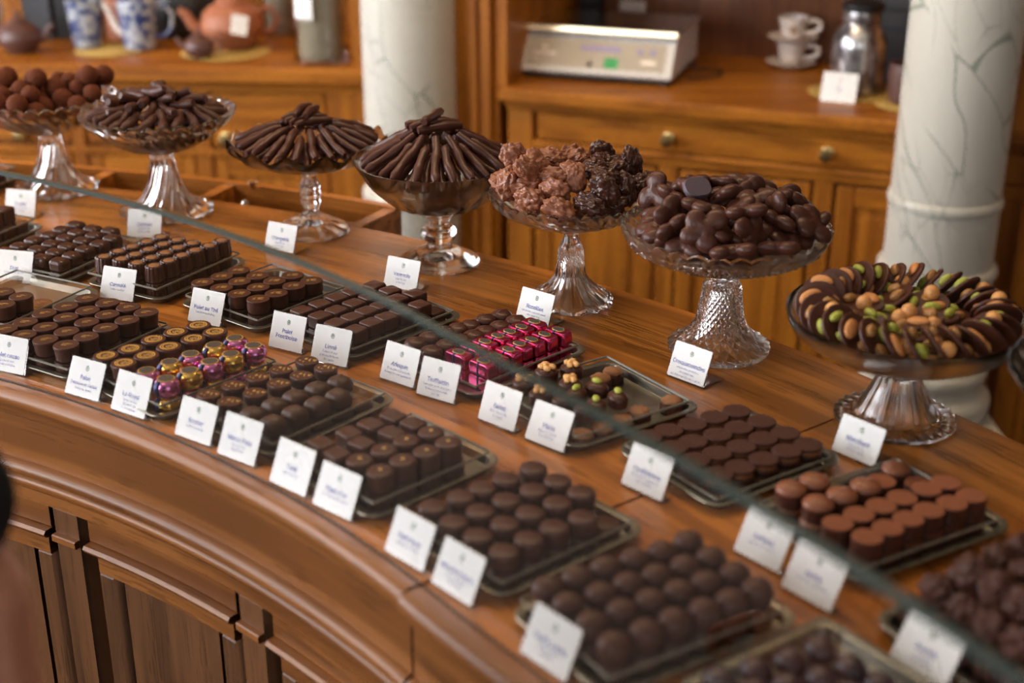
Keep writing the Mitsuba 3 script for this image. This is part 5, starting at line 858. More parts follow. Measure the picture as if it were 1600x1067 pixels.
def stand(i, label, bowl_mesh, bell_mesh, smooth=40):
    t = numbered('glass_stand'); tag(t, label, 'cake stand'); m = mat4(t=(*STAND_AT[i], ZT + .0002))
    part(t, 'bowl', bowl_mesh, 'glass', m, smooth); part(t, 'pedestal', bell_mesh, 'glass', m, smooth)
    return t


def pair(zr, Rr, zb, foot):
    s = zr / .167
    bw = bowl([(0, zb + .010), (.04, zb + .013), (.075, zb + .028), (.098, zb + .047), (Rr - .0035, zr - .0015), (Rr - .0015, zr)], [(Rr + .0012, zr), (Rr + .0030, zr - .002), (Rr + .0015, zr - .006), (.102, zr - .021), (.080, zr - .043), (.045, zb + .006), (.026, zb + .001), (0, zb)], 180,
              scallop(30, Rr, .12, .0075, .003), lambda R, Z, th: (R + .0026 * np.abs(np.sin(15 * (th + (Z - zb) * 9.0))) * np.clip((R - .02) / .03, 0, 1), Z))
    tw = lambda R, Z, th: (R * (1 + .085 * np.cos(14 * (th + (zb - Z) * 10.0)) * np.clip((zb - .004 - Z) / .01, 0, 1)), Z + .0015 * np.cos(14 * th) * (R > foot * .9))
    b = bell([(0, zb - EPS), (.0165, zb - EPS), (.0190, zb - .005), (.0175, zb - .011), (.0205, zb - .027), (.0255, zb - .052), (.031, .036), (.041, .020), (foot * .86, .009), (foot, .004), (foot * .985, .0004)],
             [(foot * .95, 0), (.046, .007), (.031, .022), (.0185, zb - .052), (.0125, zb - .030), (.008, zb - .020), (0, zb - .017)], 196, tw)
    return bw, b


bw, b = pair(.163, .107, .098, .066)
stand(1, 'scalloped swirl-fluted glass stand holding cocoa truffles, leftmost of the row', bw, b)
bw, b = pair(.167, .1132, .100, .0695)
stand(2, 'scalloped swirl-fluted glass stand holding short dark sticks, second from left', bw, b)


def wave(R, Z, th):
    w = np.clip((R - .06) / .06, 0, 1) ** 1.6
    return R, Z + w * .006 * np.sin(14 * th)


bw = bowl([(0, .102), (.05, .107), (.085, .119), (.105, .130), (.118, .141)], [(.1205, .1425), (.112, .131), (.10, .122), (.08, .1125), (.045, .1015), (.02, .0955), (0, .094)], 168, wave)
b = bell([(0, .094 - EPS), (.013, .094 - EPS), (.011, .087), (.0125, .078), (.016, .072), (.0145, .066), (.0165, .060), (.014, .053), (.0155, .046), (.012, .036), (.014, .029), (.024, .022), (.042, .012), (.055, .005), (.0576, .002), (.0570, .0003)],
         [(.054, 0), (.040, .005), (.02, .011), (.008, .013), (0, .0135)], 168, lambda R, Z, th: (R * (1 + .03 * np.cos(12 * th) * (Z < .03) * (R < .054) + .05 * np.cos(8 * th) * (Z > .035) * (Z < .085)), Z))
stand(3, 'glass stand with a wavy rim and knobbed stem under dark chocolate sticks, third from left', bw, b)

bw = bowl([(0, .087), (.03, .0885), (.058, .0940), (.083, .113), (.104, .137), (.1175, .1545)], [(.1195, .1545), (.108, .136), (.098, .121), (.086, .1085), (.061, .0890), (.04, .0825), (.026, .0785), (0, .078)], 160, None,
          lambda R, Z, th: (R + .0009 * np.cos(20 * th) * np.clip((.128 - Z) / .02, 0, 1) * np.clip((Z - .082) / .01, 0, 1), Z))
b = bell([(0, .078 - EPS), (.024, .078 - EPS), (.026, .0745), (.022, .070), (.0165, .066), (.0155, .059), (.0165, .055), (.024, .051), (.0265, .045), (.024, .038), (.0195, .034), (.0165, .030), (.019, .025), (.034, .018), (.050, .0095), (.058, .0045), (.0592, .002), (.0585, .0003)],
         [(.056, 0), (.040, .004), (.02, .008), (.008, .010), (0, .0105)], 128)
stand(4, 'plain conical glass bowl on a ring-knobbed stem heaped with long dark sticks', bw, b)

bw = bowl([(0, .112), (.05, .118), (.08, .1285), (.095, .138), (.1030, .150), (.1045, .154)], [(.1067, .1545), (.1090, .1525), (.1065, .147), (.100, .1375), (.085, .1270), (.05, .1135), (.022, .1035), (0, .102)], 192, scallop(48, .1067, .12, .003),
          lambda R, Z, th: (R + .0014 * np.cos(24 * (th + (Z - .09) * 12.0)) * np.clip((R - .03) / .02, 0, 1), Z))


def drape(R, Z, th):
    w = np.clip((.066 - Z) / .02, 0, 1); q = np.clip((Z - .04) / .02, 0, 1) * (Z < .076)
    a = .085 * np.cos(16 * (th + .25 * np.sin(2 * th))) * w * (R < .056)
    d = .06 * np.abs(np.sin(13 * th + Z * 420)) * np.abs(np.sin(13 * th - Z * 420)) * q
    return R * (1 + a + d), Z


b = bell([(0, .102 - EPS), (.0110, .102 - EPS), (.0093, .095), (.0110, .0885), (.0155, .079), (.0168, .067), (.0175, .055), (.0188, .042), (.0245, .031), (.034, .021), (.046, .0115), (.0535, .005), (.053, .0004)],
         [(.050, 0), (.038, .010), (.024, .021), (.0145, .036), (.011, .055), (.006, .066), (0, .068)], 240, drape)
stand(5, 'pressed glass stand with a draped bell foot, heaped with milk and dark chocolate clusters', bw, b, 22)


def diamonds(k, z0, z1, amp, zs, rlo=0.0, rhi=9.0):
    def f(R, Z, th):
        q = np.clip((Z - z0) / .004, 0, 1) * np.clip((z1 - Z) / .004, 0, 1) * (R > rlo) * (R < rhi)
        u = np.abs(((k * th + Z * zs) / PI) % 1 - .5) * 2; v = np.abs(((k * th - Z * zs) / PI) % 1 - .5) * 2
        return R + amp * np.minimum(u, v) * q, Z
    return f


bw = bowl([(0, .116), (.05, .121), (.085, .131), (.108, .143), (.118, .157), (.1195, .163)], [(.1220, .1635), (.1245, .1615), (.1225, .155), (.116, .1440), (.100, .1330), (.070, .1215), (.04, .112), (.024, .106), (0, .105)], 420, scallop(32, .1224, .13, .006, .002),
          lambda R, Z, th: (R, Z - .0042 * np.minimum(np.abs(((36 * th + R * 260) / PI) % 1 - .5), np.abs(((36 * th - R * 260) / PI) % 1 - .5)) * 2 * (R > .035) * (R < .117)))
b = bell([(0, .105 - EPS), (.0175, .105 - EPS), (.0168, .099), (.0195, .092), (.0208, .085), (.0222, .074), (.0240, .060), (.0262, .046), (.031, .033), (.038, .024), (.049, .0155), (.058, .0105), (.0622, .006), (.0622, .002), (.0612, .0003)],
         [(.058, 0), (.046, .009), (.033, .020), (.0235, .036), (.0195, .055), (.0165, .074), (.010, .082), (0, .084)], 260, diamonds(13, .004, .090, .0036, 330))
stand(6, 'diamond-cut glass stand heaped with dark chocolate almond pieces, largest heap', bw, b, 14)

bw = bowl([(0, .077), (.05, .080), (.08, .0875), (.105, .101), (.118, .113), (.1255, .1275)], [(.1285, .1275), (.1265, .117), (.119, .1055), (.100, .0925), (.07, .0800), (.03, .0695), (0, .068)], 160)
b = bell([(0, .068 - EPS), (.0185, .068 - EPS), (.0195, .060), (.0240, .048), (.0310, .032), (.0375, .018), (.0425, .0095), (.048, .0068), (.060, .0058), (.0663, .004), (.066, .0004)],
         [(.060, 0), (.042, .0032), (.034, .013), (.0275, .028), (.020, .044), (.010, .052), (0, .053)], 176,
         lambda R, Z, th: (R * (1 + .075 * np.abs(np.cos(6 * th)) * np.clip((.062 - Z) / .01, 0, 1) * (R < .045) + .012 * np.cos(30 * th) * (R >= .056)), Z + .0012 * np.cos(30 * th) * (R > .052) * (Z < .008) * (Z > .003)))
stand(7, 'plain glass bowl on a fluted conical foot filled with a ring of nut discs', bw, b)
bw = bowl([(0, .105), (.05, .108), (.09, .128), (.117, .156)], [(.1205, .157), (.112, .143), (.09, .117), (.05, .096), (0, .092)], 144, scallop(24, .12, .12, .004))
b = bell([(0, .092 - EPS), (.016, .092 - EPS), (.014, .07), (.018, .04), (.04, .016), (.06, .004), (.0595, .0004)], [(.055, 0), (.035, .008), (.012, .03), (0, .035)], 128)
stand(8, 'glass stand cut by the right picture edge beyond the nut discs', bw, b)

# ------------------------------------------------------------------ heaps on the stands
def stick_mesh(L, r, bend, seed):
    g = np.random.default_rng(seed); n = 11; x = np.linspace(-L / 2, L / 2, n); z = bend * (1 - (2 * x / L) ** 2); ph = g.random(2) * 6
    rad = r * (1 + .12 * np.sin(x * 160 + ph[0]) + .06 * np.sin(x * 330 + ph[1])); rad[[0, -1]] *= .72
    m = tube(np.c_[x, .0012 * np.sin(x * 90 + ph[1]), z], rad, 10)
    return m


RIM = dict(D1=(.107, .163), D2=(.1132, .167), D3=(.119, .142), D4=(.1195, .1545), D5=(.1067, .152), D6=(.1224, .162))


def place_in_heap(q, key):
    R, zr = RIM[key]; r = math.hypot(q[1], q[2])
    if q[3] < zr - .012: return ', down in the bowl'
    if r < .35 * R: return ', at the top'
    a = math.degrees(math.atan2(q[2], q[1])) % 360
    return ', ' + ('right side' if a < 45 or a >= 315 else 'back side' if a < 135 else 'left side' if a < 225 else 'front side')


def heap(i, name, key, meshes, mats, label, cat_, group):
    x, y = STAND_AT[i]
    for q in D['HEAPS'][key]:
        k = int(q[0]); o = numbered(name)
        put(o, meshes[k], mats[k] if isinstance(mats, (list, tuple)) else mats, mat4(quat(q[4:8]), (x + q[1], y + q[2], ZT + .0006 + q[3])), smooth=55)
        tag(o, label + place_in_heap(q, key), cat_, group)


VARS = ((1, .0), (1., .003), (.92, .005), (1.08, -.002), (.85, .002))
SH = .97
heap(2, 'short_chocolate_stick', 'D2', [stick_mesh(.050 * a, .0072 * SH, b_, 10 + k) for k, (a, b_) in enumerate(VARS)], 'dark_choc_matt', 'short thick dark chocolate stick heaped in the second stand from left', 'chocolate stick', 'short sticks in the second stand')
heap(3, 'chocolate_stick', 'D3', [stick_mesh(.066 * a, .0060 * SH, b_, 20 + k) for k, (a, b_) in enumerate(VARS)], 'dark_choc', 'dark chocolate stick heaped in the wavy-rimmed stand', 'chocolate stick', 'sticks in the wavy-rimmed stand')
heap(4, 'long_chocolate_stick', 'D4', [stick_mesh(.078 * a, .0064 * SH, b_, 30 + k) for k, (a, b_) in enumerate(VARS)], 'dark_choc', 'long dark chocolate stick heaped in the conical glass bowl', 'chocolate stick', 'long sticks in the conical bowl')
heap(1, 'cocoa_truffle', 'D1', [rough(trimesh.creation.icosphere(3, .0161 * s), .0011, 130, 60 + k) for k, s in enumerate((.92, 1, 1.06, .97))], 'cocoa_red', 'reddish cocoa-dusted truffle heaped in the leftmost glass stand', 'truffle', 'cocoa truffles in the leftmost stand')


def clump_mesh(seed):
    """A rugged lump: an uneven body with many knobs of chopped almond under the chocolate."""
    g = np.random.default_rng(seed); m = trimesh.creation.icosphere(5, 1.0); d = m.vertices.copy()
    c = g.normal(size=(46, 3)); c /= np.linalg.norm(c, axis=1)[:, None]; w = .24 + .16 * g.random(46); hgt = .5 + .7 * g.random(46)
    ang = np.arccos(np.clip(d @ c.T, -1, 1)); knob = (hgt * np.exp(-(ang / w) ** 2 * 1.6)).max(1)
    body = meshkit.fbm(d * 1.6 + seed * 7, 3, seed)
    r = .0102 + .0112 * body + .0034 * knob
    m.vertices = d * r[:, None] * np.array([1.22, 1.0, .80]); return m


CL = [clump_mesh(10 + k) for k in range(4)]
x, y = STAND_AT[5]
for q in D['HEAPS']['D5']:
    milk = q[1] * .85 - q[2] * .25 < .012 or (q[3] > .188 and q[1] > .03)
    o = numbered('milk_cluster' if milk else 'dark_cluster')
    put(o, CL[int(q[0])], 'milk_choc' if milk else 'gloss_choc', mat4(quat(q[4:8]), (x + q[1], y + q[2], ZT + .0006 + q[3])), smooth=70)
    tag(o, '%s chocolate almond cluster heaped in the bell-footed stand' % ('lumpy milk' if milk else 'glossy lumpy dark') + place_in_heap(q, 'D5'), 'chocolate', '%s clusters in the bell-footed stand' % ('milk' if milk else 'dark'))


def almond_piece(k):
    P = {0: [(-.011, 0, 0), (.0, 0, 0), (.011, .002, 0)], 1: [(-.010, -.006, 0), (.010, -.006, 0), (0, .009, 0), (0, 0, 0)], 2: [(-.008, 0, 0), (.008, 0, 0)], 3: [(-.011, -.007, 0), (.011, -.005, 0), (-.004, .010, 0), (.009, .009, 0), (0, 0, 0)]}[k]
    P = [tuple(1.30 * v for v in p) for p in P]; parts = []
    for j, p in enumerate(P):
        s = m3.Manifold.sphere(1.0, 28).scale((.0142, .0122, .0082)).rotate((0, 0, 57.0 * j + 20 * k)).translate(tuple(p)); parts.append(s)
        parts.append(m3.Manifold.batch_hull([m3.Manifold.sphere(.0080, 16).translate(tuple(p)), m3.Manifold.sphere(.0080, 16).translate(tuple(P[-1]))]))
    m = from_manifold(m3.Manifold.batch_boolean(parts, m3.OpType.Add).refine_to_length(.003))
    trimesh.smoothing.filter_taubin(m, iterations=10); return m


heap(6, 'almond_piece', 'D6', [almond_piece(k) for k in range(4)], 'dark_choc', 'smooth lobed dark chocolate almond piece heaped in the diamond-cut stand', 'chocolate', 'almond pieces in the diamond-cut stand')
top = max(D['HEAPS']['D6'], key=lambda q: q[3] - .6 * q[1] - .2 * q[2])
o = numbered('snapped_piece')
put(o, loft(rrect(.034, .026, .011) * [1, 1], [(0, .9), (.003, 1), (.007, 1), (.009, .93)]), 'snapped_choc', mat4(rotz(.3) @ rotx(.75), (.256 - .040, 1.620 - .012, ZT + .2085)))
tag(o, 'flat bluish-grey underside of a chocolate piece on top of the almond heap', 'chocolate')

# nut discs in the plain bowl
g = np.random.default_rng(77)
DISC = loft(circle(28, .0255), [(-.0022, .93), (-.0012, .99), (.0, 1.0), (.0014, .985), (.0022, .94)])
HZ = rough(trimesh.creation.icosphere(2, .0086), .0004, 160); HZ.apply_scale((1, 1, 1.1))
PI_ = trimesh.creation.icosphere(2, 1.0); PI_.apply_scale((.0092, .0050, .0050))
AL = trimesh.creation.icosphere(2, 1.0); AL.apply_scale((.0130, .0078, .0042))
RA = rough(trimesh.creation.icosphere(2, .0074), .0014, 220); RA.apply_scale((1.2, .8, .7))
NUT = (('hazelnut', HZ, 'hazelnut_nut', .0078), ('pistachio', PI_, 'pistachio_nut', .0048), ('almond', AL, 'almond_nut', .0042), ('raisin', RA, 'raisin', .0050))
x7, y7 = STAND_AT[7]


def nut_disc(m, label, group, k0):
    o = numbered('nut_disc'); tag(o, label, 'chocolate', group)
    part(o, 'disc', DISC, 'dark_choc', m, smooth=40)
    a0 = g.random() * 6.28
    for j in range(3):
        nm, me, ma, h = NUT[(k0 + j * (1 + k0 % 2)) % 4]
        a = a0 + j * 2.1; r = .0135
        part(o, nm, me, ma, m @ mat4(rotz(a + 1.3), (r * math.cos(a), r * math.sin(a), .0022 + h * .55)), smooth=True)


NR = 29
for k in range(NR):
    a = 2 * PI * k / NR
    e = np.array([math.cos(a), math.sin(a), 0]); tn = np.array([-math.sin(a), math.cos(a), 0])
    # disc stands on edge facing along the ring, leaning back
    nrm = tn * math.cos(.62) + np.array([0, 0, 1]) * math.sin(.62); nrm = nrm / np.linalg.norm(nrm)
    ux = e; uy = np.cross(nrm, ux); R = np.c_[ux, uy, nrm]
    m = mat4(R, (x7 + .094 * e[0], y7 + .094 * e[1], ZT + .1285 + .002 * math.sin(k * 2.3)))
    nut_disc(m, 'nut disc standing in the outer ring of the plain bowl, %s side, %s counterclockwise' % (('right', 'back', 'left', 'front')[int(((k / NR + .125) % 1) * 4)], ('first', 'second', 'third', 'fourth', 'fifth', 'sixth', 'seventh', 'eighth')[sum(1 for j in range(NR) if int(((j / NR + .125) % 1) * 4) == int(((k / NR + .125) % 1) * 4) and ((j / NR + .125) % 1) < ((k / NR + .125) % 1))]), 'nut discs in the outer ring', k)
for k in range(19):
    a = k * 2.4 + .4; r = .058 * math.sqrt((k + .4) / 19)
    m = mat4(rotz(g.random() * 6) @ rotx(g.normal() * .16), (x7 + r * math.cos(a), y7 + r * math.sin(a), ZT + .1120 + .0072 * (k % 3)))
    nut_disc(m, 'nut disc lying in the middle of the plain bowl, ' + ('at its centre' if r < .022 else ('right', 'back', 'left', 'front')[int(((a / (2 * PI) + .125) % 1) * 4)] + ' of centre'), 'nut discs in the middle', k)
for k in range(9):
    a = k * .7; m = mat4(rotz(a) @ rotx(.1), (x7 + .055 * math.cos(a), y7 + .055 * math.sin(a), ZT + .084 + .0001 * k + (.010 if k % 2 else 0)))
    nut_disc(m, 'nut disc lying underneath in the plain bowl, ' + ('right', 'back', 'left', 'front')[int(((a / (2 * PI) + .125) % 1) * 4)] + ' of centre', 'nut discs underneath in the middle', k + 1)

# ------------------------------------------------------------------ chocolates on the trays
def bump_top(m, f, z0):
    v = m.vertices.copy(); w = np.clip((v[:, 2] - z0) / max(v[:, 2].max() - z0, 1e-6), 0, 1); v[:, 2] += w * f(v[:, 0], v[:, 1]); m.vertices = v; return m


def rings(o, h, fr, top):
    """Levels with enough rings on top for relief."""
    return [(0, .93), (h * .05, .97), (h * top, 1.0)] + [(h * top + (h - h * top) * math.sin(a), max(.06, math.cos(a) ** fr)) for a in np.linspace(.25, PI / 2 - .06, 7)]


KIND = {}
def kind(name, *parts): KIND[name] = parts       # (part name or None, mesh, material, smooth)


h = .019
kind('caramel_pillow', (None, bump_top(loft(rrect(.0265, .0225, .007, 7), rings(0, h, .55, .55)), lambda x, y: -.0011 * (.5 - .5 * np.cos(2 * PI * 3 * x / .0265)), h * .55), 'gloss_choc', 40))
h = .025; fl = circle(84, 1.0); fl = fl * (.0128 * (1 + .035 * np.abs(np.cos(7 * np.arange(84) * 2 * PI / 84)) * 2 - .035))[:, None]
FT = loft(fl, [(0, 1.0), (.001, 1.03), (h - .003, .93), (h - .0012, .90), (h, .80), (h + .0002, .74), (h - .0010, .66), (h - .0006, .3)])
kind('fluted_cup', ('shell', FT, 'gloss_choc', 35), ('nib_top', rough(loft(circle(20, .0078), [(h - .0012, 1), (h - .0002, .9), (h + .0003, .5)]), .0006, 900, 3), 'caramel', 60))


def bars(n, w, l, gapx, z, seed, jag=0.0):
    g_ = np.random.default_rng(seed); o = []
    for k in range(n):
        y = (k - (n - 1) / 2) * gapx; L = l * (.7 + .3 * g_.random()); x = g_.normal() * .001
        b_ = box(x - L / 2, x + L / 2, y - w / 2, y + w / 2, z, z + .0003); o.append(b_)
    return cat(*o)


h = .022
BARREL = loft(circle(40, .0150), [(0, .90), (.0015, .96), (.007, 1.0), (.013, .99), (.0165, .955), (.0178, .985), (.0205, 1.0), (.0216, .97), (h, .90)])
grid = cat(*[moved(bars(5, .0007, .0040, .0017, h, 5 + k), mat4(t=(k * .0046 - .0046, 0, 0))) for k in range(3)])
kind('gold_stamped_palet', ('shell', BARREL, 'dark_choc', 35), ('gold_stamp', grid, 'gold_print', False))
h = .022
kind('square_bonbon', (None, bump_top(loft(rrect(.0246, .0246, .0045, 5), [(0, .93), (.001, .97), (h * .8, 1.0), (h * .9, .985), (h * .97, .93), (h, .85), (h + .0003, .6), (h + .0003, .35), (h + .0003, .06)]), lambda x, y: .0009 * np.exp(-((x - y) / .0022) ** 2), h * .95), 'dark_choc', 40))
h = .018
kind('ridged_round', (None, bump_top(loft(circle(36, .0140), rings(0, h, .6, .5)), lambda x, y: .0016 * np.exp(-(x / .0013) ** 2), h * .5), 'dark_choc', 40))
h = .018
foil = rough(loft(rrect(.0335, .0185, .004, 7), [(0, .92), (.001, .97), (.005, 1.0), (.010, .99), (h * .8, .98), (h * .93, .93), (h, .84), (h, .4)]), .0008, 330, 8)
kind('rose_foil_bar', ('foil', foil, 'rose_foil', 18), ('navy_band', cat(loft(rrect(.0052, .0196, .0035, 4), [(.0004, 1.0), (h * .82, 1.0), (h * .97, .93), (h + .0006, .86)])), 'navy_foil', 30),
     ('gold_ring', loft(circle(24, .0088, .0062), [(h + .0002, 1), (h + .0009, .98)]), 'gold_print', 30), ('black_medallion', loft(circle(24, .0078, .0053), [(h + .0009, 1), (h + .0013, .96)]), 'black_disc', 30))
h = .020
DOMED = loft(circle(32, .0135), dome(h, .95, .35, 6, .25))
WAL = rough(cat(*[moved(trimesh.creation.icosphere(2, 1.0), mat4(np.diag([a, b_, c]), t)) for a, b_, c, t in ((.0055, .004, .004, (-.0052, .003, 0)), (.0055, .004, .004, (.0052, .003, .0005)), (.005, .004, .0038, (-.004, -.0042, 0)), (.0055, .0036, .004, (.0048, -.004, 0)), (.0035, .0058, .0045, (0, 0, .001)))]), .0013, 420, 2)
kind('walnut_bonbon', ('shell', DOMED, 'dark_choc', 40), ('walnut', moved(WAL, mat4(t=(0, 0, h + .002))), 'walnut_nut', 60))
OV = loft(circle(32, .0145, .0115), dome(h, .95, .45, 7, .12))
PIS = trimesh.creation.icosphere(2, 1.0); PIS.apply_scale((.0062, .0042, .0042))
kind('pistachio_oval', ('shell', OV, 'dark_choc', 40), ('pistachio', moved(PIS, mat4(t=(0, 0, h + .0022))), 'pistachio_nut', True))
kind('plain_dome', (None, DOMED, 'dark_choc', 40))
NUB = rough(loft(circle(24, .0115), [(0, 1), (.003, 1.02), (.006, .85), (.0075, .4)]), .0028, 330, 4)
kind('praline_bonbon', ('shell', loft(circle(32, .0135), [(0, .94), (.001, 1), (.011, 1.0), (.013, .93), (.0132, .3)]), 'dark_choc', 40), ('praline_top', moved(NUB, mat4(t=(0, 0, .0132))), 'praline', 60))
h = .0135
e1 = loft(circle(40, .0152), [(0, .97), (.0008, 1), (.0034, 1), (.0042, .97)]); e2 = moved(e1, mat4(t=(0, 0, h - .0044)))
rib = cat(*[box(-math.sqrt(max(.0001, .0142 ** 2 - q * q)), math.sqrt(max(.0001, .0142 ** 2 - q * q)), q - .0003, q + .0003, h - .0003, h + .00015) for q in np.linspace(-.0125, .0125, 13)])
kind('sandwich_disc', ('lower_disc', e1, 'dark_choc_matt', 35), ('filling', loft(circle(32, .0138), [(.0043, .97), (.0065, 1), (.0090, .97)]), 'caramel', 35), ('upper_disc', e2, 'dark_choc_matt', 35), ('ribbing', rib, 'dark_choc_matt', False))
h = .018
CYL = loft(circle(36, .0150), [(0, .96), (.0008, 1), (h - .0012, .985), (h - .0004, .965), (h - .0002, .9)])
kind('cocoa_cylinder', ('shell', CYL, 'dark_choc', 35), ('cocoa_top', loft(circle(36, .0143), [(h - .0001, 1), (h + .0006, .98), (h + .0007, .5)]), 'cocoa', 35))
kind('milk_dome', ('shell', loft(circle(36, .0150), [(0, .95), (.001, 1), (h * .8, 1.0), (h * .82, .9)]), 'dark_choc', 35), ('milk_cap', bump_top(loft(circle(32, .0150), [(h * .825, .93), (h * .9, 1.0), (h * 1.05, .97), (h * 1.2, .82), (h * 1.3, .55), (h * 1.33, .25)]), lambda x, y: .0012 * np.exp(-(x / .003) ** 2), h), 'milk_choc', 50))
h = .022
COIN = loft(circle(44, .0152), [(0, .84), (.001, .88), (h * .72, .95), (h * .80, 1.0), (h * .95, 1.0), (h, .96), (h + .0001, .4)])
kind('gold_dash_palet', ('shell', COIN, 'dark_choc_matt', 35), ('gold_dashes', cat(moved(bars(1, .0008, .0150, .003, h + .0001, 1), mat4(rotz(.15))), moved(bars(1, .0008, .0120, .003, h + .0001, 2), mat4(rotz(.05), (0, .0028, 0))), moved(bars(1, .0007, .0090, .003, h + .0001, 3), mat4(rotz(-.12), (0, -.0028, 0)))), 'gold_print', False))
h = .021
MED = loft(circle(44, .0150), [(0, .84), (.001, .88), (h * .70, .95), (h * .78, 1.0), (h * .93, 1.0), (h, .95), (h + .0001, .4)])
_ring = lambda r0, r1, z, n=28: extrude(sg.Point(0, 0).buffer(r1, 12).difference(sg.Point(0, 0).buffer(r0, 12)), z, z + .0003)
kind('gold_seal_palet', ('shell', MED, 'dark_choc', 35), ('gold_seal', cat(_ring(.0086, .0105, h + .0001), _ring(.0062, .0078, h + .0001), moved(bars(4, .0009, .0080, .0022, h + .0001, 6), np.eye(4))), 'gold_print', False))


def pot(fm):
    h = .021; ol = circle(40, .0152)
    f = rough(loft(ol, [(0, .80), (.001, .86), (.006, .97), (.010, 1.0), (.0145, .97), (.018, .86), (.0205, .70), (h, .6), (h, .3)]), .0008, 320, 4)
    band = extrude(sg.box(-.0028, -.0157, .0028, -.0146), .002, .0175)
    seg = tube([(0, -.0135, .003), (0, -.0152, .007), (0, -.0158, .011), (0, -.0152, .015), (0, -.0135, .018), (0, -.0108, .0208)], .0024, 8); seg.vertices[:, 0] *= 1.3
    return (('foil', f, fm, 18), ('navy_band', seg, 'navy_foil', 40), ('gold_ring', loft(circle(28, .0102), [(h + .0001, 1), (h + .0008, .98)]), 'gold_print', 30), ('black_medallion', loft(circle(28, .0088), [(h + .0008, 1), (h + .0012, .97)]), 'black_disc', 30))


kind('pink_foil_pot', *pot('pink_foil')); kind('gold_foil_pot', *pot('gold_foil'))
h = .016
FLK = loft(circle(32, .0148, .0128), [(0, .82), (.001, .88), (h * .6, .98), (h * .72, 1.0), (h * .9, .985), (h, .93), (h + .0002, .4)])
_fg = np.random.default_rng(9); flakes = cat(*[moved(loft(circle(6, .0012 + .0012 * _fg.random(), .0010), [(0, 1), (.0004, .9)]), mat4(rotz(_fg.random() * 6), (.010 * (_fg.random() * 2 - 1) * .9, .008 * (_fg.random() * 2 - 1) * .8, h + .0002))) for _ in range(9)])
kind('gold_flake_oval', ('shell', FLK, 'dark_choc', 35), ('gold_flakes', flakes, 'gold_print', 30))
h = .022
QD = loft(rrect(.0275, .0255, .009, 7), dome(h, .97, .55, 9, .05))
kind('soft_dome', (None, QD, 'milk_dark', 45))
kind('creased_dome', (None, bump_top(QD.copy(), lambda x, y: .0012 * np.exp(-((x + .6 * y) / .0014) ** 2), h * .6), 'milk_dark', 45))
mat('milk_dark', principled((.062, .027, .015), .42, .3))
h = .0235
kind('rectangular_bonbon', (None, loft(rrect(.0265, .0215, .005, 6), [(0, .95), (.001, .99), (h * .82, 1.0), (h * .93, .97), (h * .985, .90), (h, .78), (h + .0003, .3)]), 'dark_choc', 40))
kind('gold_dot_round', ('shell', loft(circle(36, .0142), [(0, .93), (.001, .97), (h * .8, 1.0), (h * .92, .97), (h * .98, .88), (h, .7), (h + .0003, .3)]), 'dark_choc', 40), ('gold_dot', loft(circle(12, .0022), [(h + .0001, 1), (h + .0008, .9)]), 'gold_print', 30))
h = .020
kind('oval_bonbon', (None, loft(circle(36, .0150, .0135), [(0, .88), (.001, .94), (h * .5, .99), (h * .72, 1.0), (h * .86, .97), (h * .95, .89), (h, .74), (h + .0005, .3)]), 'dark_choc', 45))
h = .024
kind('round_ball', (None, loft(circle(32, .0142), [(0, .55), (h * .06, .72), (h * .2, .93), (h * .38, 1.0), (h * .55, .99)] + [(h * .55 + h * .45 * math.sin(a), max(.05, .99 * math.cos(a))) for a in np.linspace(.3, PI / 2 - .05, 6)]), 'dark_choc_matt', 50))
h = .020
kind('purple_oval', (None, loft(circle(32, .0148, .0128), dome(h, .9, .7, 8, .05)), 'violet_choc', 50))
mat('violet_choc', principled((.034, .0155, .020), .36, .55))
kind('rocher', (None, rough(trimesh.creation.icosphere(4, .0150), .0062, 190, 5, 3), 'dark_choc_matt', 60))
kind('rocher_b', (None, rough(trimesh.creation.icosphere(4, .0150), .0062, 190, 25, 3), 'dark_choc_matt', 60))


def bonbon(kd, x, y, z, yaw, label, group, cat_='chocolate', tilt=None, s=1.0, kz=1.0):
    o = numbered(kd if kd != 'rocher_b' else 'rocher'); R = rotz(yaw) if tilt is None else rotz(yaw) @ tilt
    m = mat4(R * s * [1, 1, kz], (x, y, z)); P = KIND[kd]
    for nm, me, ma, sm in P:
        if nm is None: put(o, me, ma, m, sm)
        else: part(o, nm, me, ma, m, sm)
    return tag(o, label, cat_, group)


ORD = ['first', 'second', 'third', 'fourth', 'fifth', 'sixth', 'seventh', 'eighth']


def spot(i, j):
    return '%s from right, %s row from front' % (ORD[i], ORD[j])


